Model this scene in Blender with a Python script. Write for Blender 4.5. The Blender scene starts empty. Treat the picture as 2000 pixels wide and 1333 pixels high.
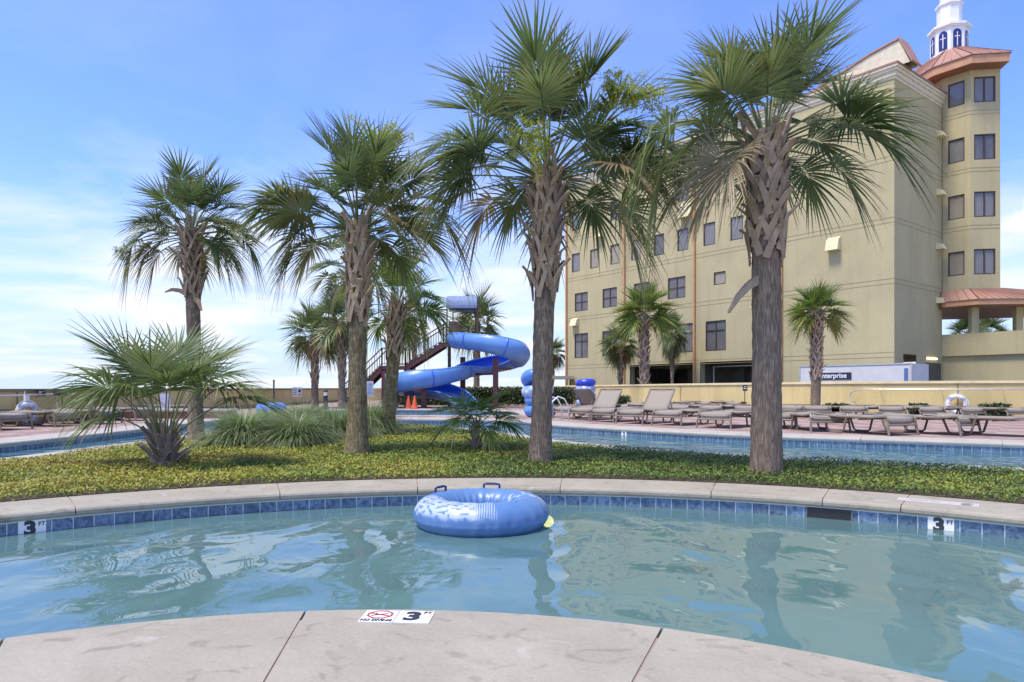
import bpy, bmesh, math, random
import numpy as np
from mathutils import Vector, Matrix
from mathutils.geometry import tessellate_polygon
R=math.radians; C=bpy.context.scene.collection; sc=bpy.context.scene
# ------------------------------------------------------------------ camera, sky, sun, exposure
cam=bpy.data.cameras.new('camera'); co=bpy.data.objects.new('camera',cam); C.objects.link(co)
co.location=(0,0,1.0); co.rotation_euler=(R(90),0,0); cam.lens=24.0; cam.sensor_width=36; cam.shift_y=.04775
cam.clip_end=4000; cam.clip_start=.05; sc.camera=co
SUN_EL,SUN_AZ=R(67),R(-122)      # azimuth measured from +Y clockwise: behind and to the left
w=bpy.data.worlds.new("World"); sc.world=w; w.use_nodes=True
nt=w.node_tree; nt.nodes.clear()
def N(t,ty,**k):
    n=t.nodes.new(ty)
    for a,b in k.items(): setattr(n,a,b)
    return n
def build_world():
    L=nt.links.new
    out=N(nt,'ShaderNodeOutputWorld'); bg=N(nt,'ShaderNodeBackground'); bg.inputs[1].default_value=.12
    sky=N(nt,'ShaderNodeTexSky',sky_type='NISHITA'); sky.sun_disc=False; sky.sun_elevation=SUN_EL; sky.sun_rotation=SUN_AZ
    sky.air_density=1.0; sky.dust_density=.6; sky.ozone_density=2.2
    hs=N(nt,'ShaderNodeMix',data_type='RGBA',blend_type='MULTIPLY'); hs.inputs[0].default_value=1
    L(sky.outputs[0],hs.inputs[6]); hs.inputs[7].default_value=(.76,.90,1.45,1)
    tc=N(nt,'ShaderNodeTexCoord'); sx=N(nt,'ShaderNodeSeparateXYZ'); L(tc.outputs['Generated'],sx.inputs[0])
    # pale veil near the horizon
    veil=N(nt,'ShaderNodeMapRange'); veil.inputs[1].default_value=0.0; veil.inputs[2].default_value=.29; veil.inputs[3].default_value=.90; veil.inputs[4].default_value=0; veil.interpolation_type='SMOOTHSTEP'
    L(sx.outputs[2],veil.inputs[0])
    # project on a cloud layer: streaky clouds
    den=N(nt,'ShaderNodeMath',operation='ADD'); den.inputs[1].default_value=.12; L(sx.outputs[2],den.inputs[0])
    dx=N(nt,'ShaderNodeMath',operation='DIVIDE'); L(sx.outputs[0],dx.inputs[0]); L(den.outputs[0],dx.inputs[1])
    dy=N(nt,'ShaderNodeMath',operation='DIVIDE'); L(sx.outputs[1],dy.inputs[0]); L(den.outputs[0],dy.inputs[1])
    cx=N(nt,'ShaderNodeCombineXYZ'); L(dx.outputs[0],cx.inputs[0]); L(dy.outputs[0],cx.inputs[1])
    n1=N(nt,'ShaderNodeTexNoise'); n1.inputs['Scale'].default_value=.85; n1.inputs['Detail'].default_value=9; n1.inputs['Roughness'].default_value=.56; n1.inputs['Distortion'].default_value=.35
    L(cx.outputs[0],n1.inputs['Vector'])
    r1=N(nt,'ShaderNodeMapRange'); r1.inputs[1].default_value=.43; r1.inputs[2].default_value=.60; L(n1.outputs[0],r1.inputs[0])
    # more cloud low in the sky and on the left
    low=N(nt,'ShaderNodeMapRange'); low.inputs[1].default_value=.36; low.inputs[2].default_value=.16; low.inputs[3].default_value=.12; low.inputs[4].default_value=.95; L(sx.outputs[2],low.inputs[0])
    m1=N(nt,'ShaderNodeMath',operation='MULTIPLY'); L(r1.outputs[0],m1.inputs[0]); L(low.outputs[0],m1.inputs[1])
    # puffy cumulus bank low on the right
    n2=N(nt,'ShaderNodeTexNoise'); n2.inputs['Scale'].default_value=7; n2.inputs['Detail'].default_value=8; n2.inputs['Roughness'].default_value=.5
    L(tc.outputs['Generated'],n2.inputs['Vector'])
    dirv=Vector((.75*1333/1333, 1, .26)).normalized()
    dp=N(nt,'ShaderNodeVectorMath',operation='DISTANCE'); L(tc.outputs['Generated'],dp.inputs[0]); dp.inputs[1].default_value=dirv
    rr=N(nt,'ShaderNodeMapRange'); rr.inputs[1].default_value=.02; rr.inputs[2].default_value=.19; rr.inputs[3].default_value=.16; rr.inputs[4].default_value=-.3; L(dp.outputs['Value'],rr.inputs[0])
    ad=N(nt,'ShaderNodeMath',operation='ADD'); L(n2.outputs[0],ad.inputs[0]); L(rr.outputs[0],ad.inputs[1])
    r2=N(nt,'ShaderNodeMapRange'); r2.inputs[1].default_value=.60; r2.inputs[2].default_value=.66; L(ad.outputs[0],r2.inputs[0])
    mx=N(nt,'ShaderNodeMath',operation='MAXIMUM'); L(m1.outputs[0],mx.inputs[0]); L(r2.outputs[0],mx.inputs[1])
    c0=N(nt,'ShaderNodeMix',data_type='RGBA'); L(veil.outputs[0],c0.inputs[0]); L(hs.outputs[2],c0.inputs[6]); c0.inputs[7].default_value=(3.2,3.9,4.85,1)
    c1=N(nt,'ShaderNodeMix',data_type='RGBA'); L(mx.outputs[0],c1.inputs[0]); L(c0.outputs[2],c1.inputs[6]); c1.inputs[7].default_value=(4.5,4.65,4.9,1)
    L(c1.outputs[2],bg.inputs[0]); L(bg.outputs[0],out.inputs[0])
build_world()
sl=bpy.data.lights.new('sun','SUN'); sl.energy=2.8; sl.angle=R(14); sl.color=(1,.91,.76)
so=bpy.data.objects.new('sun',sl); C.objects.link(so)
sd=Vector((math.sin(SUN_AZ)*math.cos(SUN_EL),math.cos(SUN_AZ)*math.cos(SUN_EL),math.sin(SUN_EL)))
so.rotation_euler=sd.to_track_quat('Z','Y').to_euler(); so.location=(-10,-10,20)
sc.view_settings.view_transform='Standard'; sc.view_settings.look='None'; sc.view_settings.gamma=1; sc.view_settings.exposure=.92
sc.render.engine='CYCLES'; sc.cycles.max_bounces=8; sc.cycles.transparent_max_bounces=16
# ------------------------------------------------------------------ materials
def newmat(name):
    m=bpy.data.materials.new(name); m.use_nodes=True; t=m.node_tree; b=t.nodes['Principled BSDF']; return m,t,b
def mat(name,col,rough=.6,var=.12,scale=6,bump=0,bscale=40,metal=0,coat=0,col2=None,stretch=(1,1,1),island=0,spec=.5,uv=False,detail=6,dist=0,bdist=.01):
    m,t,b=newmat(name); L=t.links.new
    tc=N(t,'ShaderNodeTexCoord'); mp=N(t,'ShaderNodeMapping'); mp.inputs['Scale'].default_value=stretch
    L(tc.outputs['UV' if uv else 'Object'],mp.inputs[0])
    n=N(t,'ShaderNodeTexNoise'); n.inputs['Scale'].default_value=scale; n.inputs['Detail'].default_value=detail; n.inputs['Distortion'].default_value=dist; L(mp.outputs[0],n.inputs['Vector'])
    r=N(t,'ShaderNodeMapRange'); r.inputs[1].default_value=.3; r.inputs[2].default_value=.7; L(n.outputs[0],r.inputs[0])
    mx=N(t,'ShaderNodeMix',data_type='RGBA'); L(r.outputs[0],mx.inputs[0])
    c2=col2 or tuple(min(1,c*(1+var)) for c in col); c1=col if col2 else tuple(c*(1-var) for c in col)
    mx.inputs[6].default_value=(*c1,1); mx.inputs[7].default_value=(*c2,1); o=mx.outputs[2]
    if island:
        g=N(t,'ShaderNodeNewGeometry'); rr=N(t,'ShaderNodeMapRange'); rr.inputs[3].default_value=1-island; rr.inputs[4].default_value=1+island; L(g.outputs['Random Per Island'],rr.inputs[0])
        mm=N(t,'ShaderNodeVectorMath',operation='SCALE'); L(o,mm.inputs[0]); L(rr.outputs[0],mm.inputs['Scale']); o=mm.outputs[0]
    L(o,b.inputs['Base Color']); b.inputs['Roughness'].default_value=rough; b.inputs['Metallic'].default_value=metal
    b.inputs['Coat Weight'].default_value=coat; b.inputs['Specular IOR Level'].default_value=spec
    if bump:
        n3=N(t,'ShaderNodeTexNoise'); n3.inputs['Scale'].default_value=bscale; n3.inputs['Detail'].default_value=6; L(mp.outputs[0],n3.inputs['Vector'])
        bp=N(t,'ShaderNodeBump'); bp.inputs['Strength'].default_value=bump; bp.inputs['Distance'].default_value=bdist; L(n3.outputs[0],bp.inputs['Height']); L(bp.outputs[0],b.inputs['Normal'])
    return m
M={}
def stucco(name,c,dark,streak=.5):
    m,t,b=newmat(name); L=t.links.new
    tc=N(t,'ShaderNodeTexCoord')
    def noise(sx,sc_,det=6):
        mp=N(t,'ShaderNodeMapping'); mp.inputs['Scale'].default_value=sx; L(tc.outputs['Object'],mp.inputs[0])
        n=N(t,'ShaderNodeTexNoise'); n.inputs['Scale'].default_value=sc_; n.inputs['Detail'].default_value=det; L(mp.outputs[0],n.inputs['Vector']); return n
    a=noise((1,1,1),.5); s=noise((1.6,1.6,.12),1.3); f=noise((1,1,1),9)
    r=N(t,'ShaderNodeMapRange'); r.inputs[1].default_value=.35; r.inputs[2].default_value=.7; L(a.outputs[0],r.inputs[0])
    x=N(t,'ShaderNodeMix',data_type='RGBA'); L(r.outputs[0],x.inputs[0]); x.inputs[6].default_value=(*c,1); x.inputs[7].default_value=(*dark,1)
    r2=N(t,'ShaderNodeMapRange'); r2.inputs[1].default_value=.5; r2.inputs[2].default_value=.75; r2.inputs[4].default_value=streak; L(s.outputs[0],r2.inputs[0])
    y=N(t,'ShaderNodeMix',data_type='RGBA'); L(r2.outputs[0],y.inputs[0]); L(x.outputs[2],y.inputs[6]); y.inputs[7].default_value=(*[q*.72 for q in dark],1)
    r3=N(t,'ShaderNodeMapRange'); r3.inputs[3].default_value=.90; r3.inputs[4].default_value=1.1; L(f.outputs[0],r3.inputs[0])
    v=N(t,'ShaderNodeVectorMath',operation='SCALE'); L(y.outputs[2],v.inputs[0]); L(r3.outputs[0],v.inputs['Scale'])
    L(v.outputs[0],b.inputs['Base Color']); b.inputs['Roughness'].default_value=.9; b.inputs['Specular IOR Level'].default_value=.2
    n=noise((1,1,1),60); bp=N(t,'ShaderNodeBump'); bp.inputs['Strength'].default_value=.3; bp.inputs['Distance'].default_value=.01; L(n.outputs[0],bp.inputs['Height']); L(bp.outputs[0],b.inputs['Normal'])
    return m
M['stucco']=stucco('stucco',(.475,.42,.24),(.415,.365,.21),.30)
M['wallst']=stucco('yellow stucco',(.66,.54,.25),(.54,.44,.21),.4)
M['walldirt']=stucco('weathered stucco',(.30,.23,.13),(.22,.17,.11),.4)
M['cap']=mat('cap',(.72,.62,.36),.8,.12,3)
M['cream']=mat('cream trim',(.62,.57,.42),.8,.08,3)
M['boxlt']=mat('light box',(.66,.6,.36),.7,.06,3)
M['copper']=mat('copper roof',(.40,.215,.145),.5,.22,1.4,metal=.0,col2=(.33,.175,.12))
M['fascia']=mat('copper fascia',(.50,.27,.14),.5,.12,2)
M['pipe']=mat('copper pipe',(.52,.27,.12),.4,.15,3)
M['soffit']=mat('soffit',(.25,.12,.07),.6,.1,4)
M['winfr']=mat('window frame',(.055,.04,.03),.5,.1,8)
M['white']=mat('white paint',(.76,.77,.78),.5,.05,4)
M['whitep']=mat('white plastic',(.78,.77,.75),.4,.08,9)
M['navy']=mat('navy glass',(.03,.04,.16),.1,.1,3)
M['black']=mat('black',(.02,.02,.022),.5,.1,5)
M['ink']=mat('printed black',(.025,.03,.04),.5,.1,5)
M['red']=mat('printed red',(.42,.05,.05),.5,.1,5)
M['green']=mat('sign green',(.02,.22,.08),.4,.05,5)
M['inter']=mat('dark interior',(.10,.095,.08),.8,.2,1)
M['steel']=mat('stainless rail',(.62,.60,.56),.3,.1,8,metal=.6)
M['taupe']=mat('lounger frame',(.20,.165,.125),.45,.1,9,spec=.5)
M['sling']=mat('lounger sling',(.27,.235,.185),.75,.12,90,bump=.35,bscale=400,bdist=.002)
M['maroon']=mat('maroon steel',(.12,.038,.034),.5,.25,5)
M['brownrail']=mat('brown railing',(.10,.055,.045),.5,.2,6)
M['slide']=mat('blue fibreglass',(.10,.235,.56),.38,.15,1.6,coat=.12,col2=(.14,.30,.62))
M['slidein']=mat('deep blue gelcoat',(.04,.14,.62),.3,.1,2,coat=.3)
M['slidewrn']=mat('faded gelcoat',(.10,.25,.56),.35,.2,2.5,coat=.3)
M['awning']=mat('awning cloth',(.16,.22,.34),.7,.15,6)
M['conc']=None
M['rust']=mat('orange plastic',(.72,.11,.03),.45,.1,5)
M['soil']=mat('soil',(.05,.05,.02),.95,.3,8,col2=(.09,.06,.03))
M['sand']=mat('sand',(.45,.40,.30),.95,.1,.05)
M['asph']=mat('asphalt',(.055,.055,.055),.9,.15,.6)
M['stone']=mat('stacked stone',(.26,.16,.11),.9,.4,7,bump=.6,bscale=9,bdist=.04)
M['carblk']=mat('car paint',(.02,.02,.024),.15,.05,4,coat=1)
M['tyre']=mat('rubber',(.02,.02,.02),.9,.1,4)
M['glassd']=mat('dark glass',(.03,.035,.045),.06,.1,2,spec=.8)
M['paleb']=mat('pale building',(.45,.50,.58),.8,.1,1)
M['yelb']=mat('ochre building',(.55,.40,.22),.8,.1,1)
def m_pane(name,a,b_,sc_=1.2):
    return mat(name,a,.12,.1,sc_,spec=.6,col2=b_,detail=2)
M['pane_grey']=m_pane('pane grey blind',(.21,.205,.195),(.17,.165,.16))
M['pane_dark']=m_pane('pane dark',(.10,.10,.105),(.155,.15,.145))
M['pane_tan']=m_pane('pane tan curtain',(.33,.29,.21),(.26,.22,.17))
M['pane_mauve']=m_pane('pane screened',(.17,.14,.13),(.12,.11,.12))
def leafmat(name,stops,trans=.25,rough=.45,tipc=(.30,.20,.08)):
    m,t,b=newmat(name); L=t.links.new
    g=N(t,'ShaderNodeNewGeometry'); at=N(t,'ShaderNodeAttribute',attribute_name='tone'); tp=N(t,'ShaderNodeAttribute',attribute_name='tip')
    mu=N(t,'ShaderNodeMath',operation='MULTIPLY_ADD'); L(g.outputs['Random Per Island'],mu.inputs[0]); mu.inputs[1].default_value=.35; L(at.outputs['Fac'],mu.inputs[2])
    cr=N(t,'ShaderNodeValToRGB'); L(mu.outputs[0],cr.inputs[0])
    e=cr.color_ramp.elements
    while len(e)>1: e.remove(e[-1])
    e[0].position=stops[0][0]; e[0].color=(*stops[0][1],1)
    for p,c in stops[1:]:
        q=e.new(p); q.color=(*c,1)
    mx=N(t,'ShaderNodeMix',data_type='RGBA'); L(tp.outputs['Fac'],mx.inputs[0]); L(cr.outputs[0],mx.inputs[6]); mx.inputs[7].default_value=(*tipc,1)
    L(mx.outputs[2],b.inputs['Base Color']); b.inputs['Roughness'].default_value=rough
    tr=N(t,'ShaderNodeBsdfTranslucent'); L(mx.outputs[2],tr.inputs[0]); ms=N(t,'ShaderNodeMixShader'); ms.inputs[0].default_value=trans
    out=[n for n in t.nodes if n.type=='OUTPUT_MATERIAL'][0]
    L(b.outputs[0],ms.inputs[1]); L(tr.outputs[0],ms.inputs[2]); L(ms.outputs[0],out.inputs[0]); return m
M['palm']=leafmat('palm leaf',[(0,(.07,.12,.048)),(.35,(.125,.185,.062)),(.65,(.20,.245,.085)),(.9,(.30,.27,.13)),(1.15,(.34,.27,.16))],.38,.36)
M['palmy']=leafmat('young palm leaf',[(0,(.075,.15,.03)),(.5,(.16,.245,.045)),(1.1,(.28,.31,.08))],.38,.4)
M['pindo']=leafmat('small palm leaf',[(0,(.075,.135,.05)),(.5,(.15,.22,.07)),(1.1,(.28,.32,.15))],.38,.4)
M['fruit']=leafmat('flower stalk',[(0,(.30,.34,.03)),(.6,(.46,.50,.05)),(1.2,(.6,.6,.12))])
M['moss']=leafmat('sparse stalk',[(0,(.09,.12,.04)),(.6,(.18,.22,.07)),(1.2,(.28,.26,.10))])
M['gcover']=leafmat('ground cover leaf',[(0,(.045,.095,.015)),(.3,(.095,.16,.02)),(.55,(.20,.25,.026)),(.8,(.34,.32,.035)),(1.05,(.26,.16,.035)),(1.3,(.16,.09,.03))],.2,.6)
M['grass']=leafmat('ornamental grass blade',[(0,(.09,.17,.045)),(.5,(.18,.29,.08)),(1.1,(.32,.40,.17))],.3,.5,(.42,.42,.28))
M['hedge']=leafmat('hedge leaf',[(0,(.015,.035,.01)),(.6,(.04,.07,.015)),(1.2,(.08,.11,.03))],.15)
def trunkmat(name,c1,c2,dark,rings=.5):
    m,t,b=newmat(name); L=t.links.new; tc=N(t,'ShaderNodeTexCoord')
    def nz(s,sc_,d=6):
        mp=N(t,'ShaderNodeMapping'); mp.inputs['Scale'].default_value=s; L(tc.outputs['Object'],mp.inputs[0])
        n=N(t,'ShaderNodeTexNoise'); n.inputs['Scale'].default_value=sc_; n.inputs['Detail'].default_value=d; L(mp.outputs[0],n.inputs['Vector']); return n
    a=nz((1,1,.12),55); h=nz((.8,.8,1.5),11); g=nz((1,1,1),7)
    r=N(t,'ShaderNodeMapRange'); r.inputs[1].default_value=.32; r.inputs[2].default_value=.68; L(g.outputs[0],r.inputs[0])
    x=N(t,'ShaderNodeMix',data_type='RGBA'); L(r.outputs[0],x.inputs[0]); x.inputs[6].default_value=(*c1,1); x.inputs[7].default_value=(*c2,1)
    ad=N(t,'ShaderNodeMath',operation='MULTIPLY_ADD'); L(h.outputs[0],ad.inputs[0]); ad.inputs[1].default_value=rings; L(a.outputs[0],ad.inputs[2])
    r2=N(t,'ShaderNodeMapRange'); r2.inputs[1].default_value=.44+rings*.5; r2.inputs[2].default_value=.62+rings*.5; r2.inputs[3].default_value=.75; r2.inputs[4].default_value=0; L(ad.outputs[0],r2.inputs[0])
    y=N(t,'ShaderNodeMix',data_type='RGBA'); L(r2.outputs[0],y.inputs[0]); L(x.outputs[2],y.inputs[6]); y.inputs[7].default_value=(*dark,1)
    L(y.outputs[2],b.inputs['Base Color']); b.inputs['Roughness'].default_value=.95; b.inputs['Specular IOR Level'].default_value=.15
    bp=N(t,'ShaderNodeBump'); bp.inputs['Strength'].default_value=.9; bp.inputs['Distance'].default_value=.02; L(ad.outputs[0],bp.inputs['Height']); L(bp.outputs[0],b.inputs['Normal'])
    return m
M['trunk']=trunkmat('palm trunk',(.36,.28,.19),(.27,.21,.15),(.12,.088,.06),.35)
M['trunkm']=trunkmat('mossy palm trunk',(.36,.295,.16),(.23,.185,.10),(.10,.08,.045),.45)
M['trunkv']=trunkmat('fibrous palm trunk',(.37,.275,.19),(.29,.215,.15),(.13,.098,.072),.2)
M['boot']=mat('palm leaf base',(.48,.38,.265),.9,.3,9,col2=(.31,.22,.135),stretch=(1,1,.25),island=.3,bump=.8,bscale=60,bdist=.01,spec=.15)
M['bootd']=mat('dark palm leaf base',(.33,.27,.21),.9,.3,9,col2=(.18,.135,.105),stretch=(1,1,.25),island=.35,bump=.6,bscale=60,spec=.15)
M['petiole']=mat('petiole',(.14,.17,.055),.5,.3,3,island=.25)
# concrete coping
def concmat(name,base,alt,sp):
    m,t,b=newmat(name); L=t.links.new; tc=N(t,'ShaderNodeTexCoord')
    def nz(sc_,d=8,dist=0):
        n=N(t,'ShaderNodeTexNoise'); n.inputs['Scale'].default_value=sc_; n.inputs['Detail'].default_value=d; n.inputs['Distortion'].default_value=dist; L(tc.outputs['Object'],n.inputs['Vector']); return n
    def rg(n,a,b2,c=0,d=1):
        r=N(t,'ShaderNodeMapRange'); r.inputs[1].default_value=a; r.inputs[2].default_value=b2; r.inputs[3].default_value=c; r.inputs[4].default_value=d; L(n.outputs[0],r.inputs[0]); return r
    x=N(t,'ShaderNodeMix',data_type='RGBA'); L(rg(nz(2.2,9,.4),.35,.65).outputs[0],x.inputs[0]); x.inputs[6].default_value=(*base,1); x.inputs[7].default_value=(*alt,1)
    y=N(t,'ShaderNodeMix',data_type='RGBA'); L(rg(nz(5.5,12,1.6),.57,.70,0,.6).outputs[0],y.inputs[0]); L(x.outputs[2],y.inputs[6]); y.inputs[7].default_value=(*sp,1)
    z=N(t,'ShaderNodeMix',data_type='RGBA'); L(rg(nz(3.1,8,.8),.64,.70,0,.45).outputs[0],z.inputs[0]); L(y.outputs[2],z.inputs[6]); z.inputs[7].default_value=(.45,.42,.37,1)
    n=nz(55,6); w_=N(t,'ShaderNodeVectorMath',operation='SCALE'); L(z.outputs[2],w_.inputs[0]); L(rg(n,.25,.75,.93,1.07).outputs[0],w_.inputs['Scale'])
    L(w_.outputs[0],b.inputs['Base Color']); b.inputs['Roughness'].default_value=.75; b.inputs['Specular IOR Level'].default_value=.25
    bp=N(t,'ShaderNodeBump'); bp.inputs['Strength'].default_value=.8; bp.inputs['Distance'].default_value=.010; L(nz(12,14,.6).outputs[0],bp.inputs['Height']); L(bp.outputs[0],b.inputs['Normal'])
    return m
M['conc']=concmat('coping concrete',(.345,.315,.245),(.295,.267,.205),(.195,.165,.13))
M['conc2']=concmat('pale coping concrete',(.42,.385,.33),(.36,.33,.28),(.28,.25,.205))
def pavers():
    m,t,b=newmat('brick pavers'); L=t.links.new; tc=N(t,'ShaderNodeTexCoord')
    mp=N(t,'ShaderNodeMapping'); mp.inputs['Rotation'].default_value=(0,0,R(38)); L(tc.outputs['Object'],mp.inputs[0])
    br=N(t,'ShaderNodeTexBrick'); L(mp.outputs[0],br.inputs[0]); br.inputs['Scale'].default_value=1; br.inputs['Brick Width'].default_value=.30; br.inputs['Row Height'].default_value=.15; br.inputs['Mortar Size'].default_value=.006
    br.inputs['Color1'].default_value=(.26,.125,.10,1); br.inputs['Color2'].default_value=(.30,.225,.19,1); br.inputs['Mortar'].default_value=(.20,.16,.14,1); br.inputs['Bias'].default_value=0.0
    ck=N(t,'ShaderNodeTexChecker'); mp2=N(t,'ShaderNodeMapping'); mp2.inputs['Rotation'].default_value=(0,0,R(38)); L(tc.outputs['Object'],mp2.inputs[0]); L(mp2.outputs[0],ck.inputs[0]); ck.inputs['Scale'].default_value=1.1
    mx=N(t,'ShaderNodeMix',data_type='RGBA'); 
    mq=N(t,'ShaderNodeMath',operation='MULTIPLY'); L(ck.outputs['Fac'],mq.inputs[0]); mq.inputs[1].default_value=.45; L(mq.outputs[0],mx.inputs[0]); L(br.outputs[0],mx.inputs[6]); mx.inputs[7].default_value=(.38,.34,.29,1)
    n=N(t,'ShaderNodeTexNoise'); n.inputs['Scale'].default_value=1.3; n.inputs['Detail'].default_value=8; L(tc.outputs['Object'],n.inputs['Vector'])
    r=N(t,'ShaderNodeMapRange'); r.inputs[1].default_value=.3; r.inputs[2].default_value=.7; r.inputs[3].default_value=.8; r.inputs[4].default_value=1.2; L(n.outputs[0],r.inputs[0])
    v=N(t,'ShaderNodeVectorMath',operation='SCALE'); L(mx.outputs[2],v.inputs[0]); L(r.outputs[0],v.inputs['Scale']); L(v.outputs[0],b.inputs['Base Color']); b.inputs['Roughness'].default_value=.85; b.inputs['Specular IOR Level'].default_value=.2
    return m
M['pave']=pavers()
def tilemat():
    # u = metres along the wall, v = height below the coping: one row of 15 cm mottled blue tile, plaster under it
    m,t,b=newmat('pool tile and plaster'); L=t.links.new; tc=N(t,'ShaderNodeTexCoord'); sp=N(t,'ShaderNodeSeparateXYZ'); L(tc.outputs['UV'],sp.inputs[0])
    fr=N(t,'ShaderNodeMath',operation='MODULO'); L(sp.outputs[0],fr.inputs[0]); fr.inputs[1].default_value=.152
    g1=N(t,'ShaderNodeMath',operation='LESS_THAN'); L(fr.outputs[0],g1.inputs[0]); g1.inputs[1].default_value=.007
    g2=N(t,'ShaderNodeMath',operation='LESS_THAN'); L(sp.outputs[1],g2.inputs[0]); g2.inputs[1].default_value=.086
    g3=N(t,'ShaderNodeMath',operation='MAXIMUM'); L(g1.outputs[0],g3.inputs[0]); L(g2.outputs[0],g3.inputs[1])
    fl=N(t,'ShaderNodeMath',operation='FLOOR'); dv=N(t,'ShaderNodeMath',operation='DIVIDE'); L(sp.outputs[0],dv.inputs[0]); dv.inputs[1].default_value=.152; L(dv.outputs[0],fl.inputs[0])
    wn=N(t,'ShaderNodeTexWhiteNoise',noise_dimensions='1D'); L(fl.outputs[0],wn.inputs['W'])
    n=N(t,'ShaderNodeTexNoise',noise_dimensions='4D'); n.inputs['Scale'].default_value=16; n.inputs['Detail'].default_value=5; n.inputs['Distortion'].default_value=1.5; L(tc.outputs['UV'],n.inputs['Vector']); L(fl.outputs[0],n.inputs['W'])
    r=N(t,'ShaderNodeMapRange'); r.inputs[1].default_value=.35; r.inputs[2].default_value=.66; L(n.outputs[0],r.inputs[0])
    c=N(t,'ShaderNodeMix',data_type='RGBA'); L(r.outputs[0],c.inputs[0]); c.inputs[6].default_value=(.045,.088,.15,1); c.inputs[7].default_value=(.17,.25,.34,1)
    rv=N(t,'ShaderNodeMapRange'); rv.inputs[3].default_value=.82; rv.inputs[4].default_value=1.18; L(wn.outputs[0],rv.inputs[0])
    vs=N(t,'ShaderNodeVectorMath',operation='SCALE'); L(c.outputs[2],vs.inputs[0]); L(rv.outputs[0],vs.inputs['Scale'])
    d=N(t,'ShaderNodeMix',data_type='RGBA'); L(g3.outputs[0],d.inputs[0]); L(vs.outputs[0],d.inputs[6]); d.inputs[7].default_value=(.52,.56,.58,1)
    pl=N(t,'ShaderNodeMath',operation='GREATER_THAN'); L(sp.outputs[1],pl.inputs[0]); pl.inputs[1].default_value=.235
    e=N(t,'ShaderNodeMix',data_type='RGBA'); L(pl.outputs[0],e.inputs[0]); L(d.outputs[2],e.inputs[6]); e.inputs[7].default_value=(.50,.60,.60,1)
    L(e.outputs[2],b.inputs['Base Color']); b.inputs['Roughness'].default_value=.25; return m
M['tile']=tilemat()
M['plaster']=mat('pool plaster',(.46,.58,.58),.8,.1,2)
def watermat(name,body,tint,opac,s1,str_):
    m,t,b=newmat(name); L=t.links.new; t.nodes.remove(b); tc=N(t,'ShaderNodeTexCoord')
    def nz(sc_,d,st=(1,1,1),dist=0.):
        mp=N(t,'ShaderNodeMapping'); mp.inputs['Scale'].default_value=st; L(tc.outputs['Object'],mp.inputs[0])
        n=N(t,'ShaderNodeTexNoise'); n.inputs['Scale'].default_value=sc_; n.inputs['Detail'].default_value=d; n.inputs['Distortion'].default_value=dist; L(mp.outputs[0],n.inputs['Vector']); return n
    a=nz(s1,1.0,(1,.8,1),.6); c=nz(s1*3.6,1.5,(1,.7,1),.5)
    h=N(t,'ShaderNodeMath',operation='MULTIPLY_ADD'); L(c.outputs[0],h.inputs[0]); h.inputs[1].default_value=.14; L(a.outputs[0],h.inputs[2])
    bp=N(t,'ShaderNodeBump'); bp.inputs['Strength'].default_value=1; bp.inputs['Distance'].default_value=str_; L(h.outputs[0],bp.inputs['Height'])
    fr=N(t,'ShaderNodeFresnel'); fr.inputs[0].default_value=1.62; L(bp.outputs[0],fr.inputs['Normal'])
    df=N(t,'ShaderNodeBsdfDiffuse'); df.inputs[0].default_value=(*body,1)
    tr=N(t,'ShaderNodeBsdfTransparent'); tr.inputs[0].default_value=(*tint,1)
    gl=N(t,'ShaderNodeBsdfGlossy'); gl.inputs['Roughness'].default_value=.015; L(bp.outputs[0],gl.inputs['Normal'])
    m1=N(t,'ShaderNodeMixShader'); m1.inputs[0].default_value=opac; L(tr.outputs[0],m1.inputs[1]); L(df.outputs[0],m1.inputs[2])
    m2=N(t,'ShaderNodeMixShader'); L(fr.outputs[0],m2.inputs[0]); L(m1.outputs[0],m2.inputs[1]); L(gl.outputs[0],m2.inputs[2])
    out=[n for n in t.nodes if n.type=='OUTPUT_MATERIAL'][0]; L(m2.outputs[0],out.inputs[0]); return m
M['water']=watermat('calm pool water',(.125,.235,.23),(.40,.62,.61),.70,1.0,.078)
M['water2']=watermat('river water',(.12,.30,.38),(.42,.70,.78),.55,1.6,.06)
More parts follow.
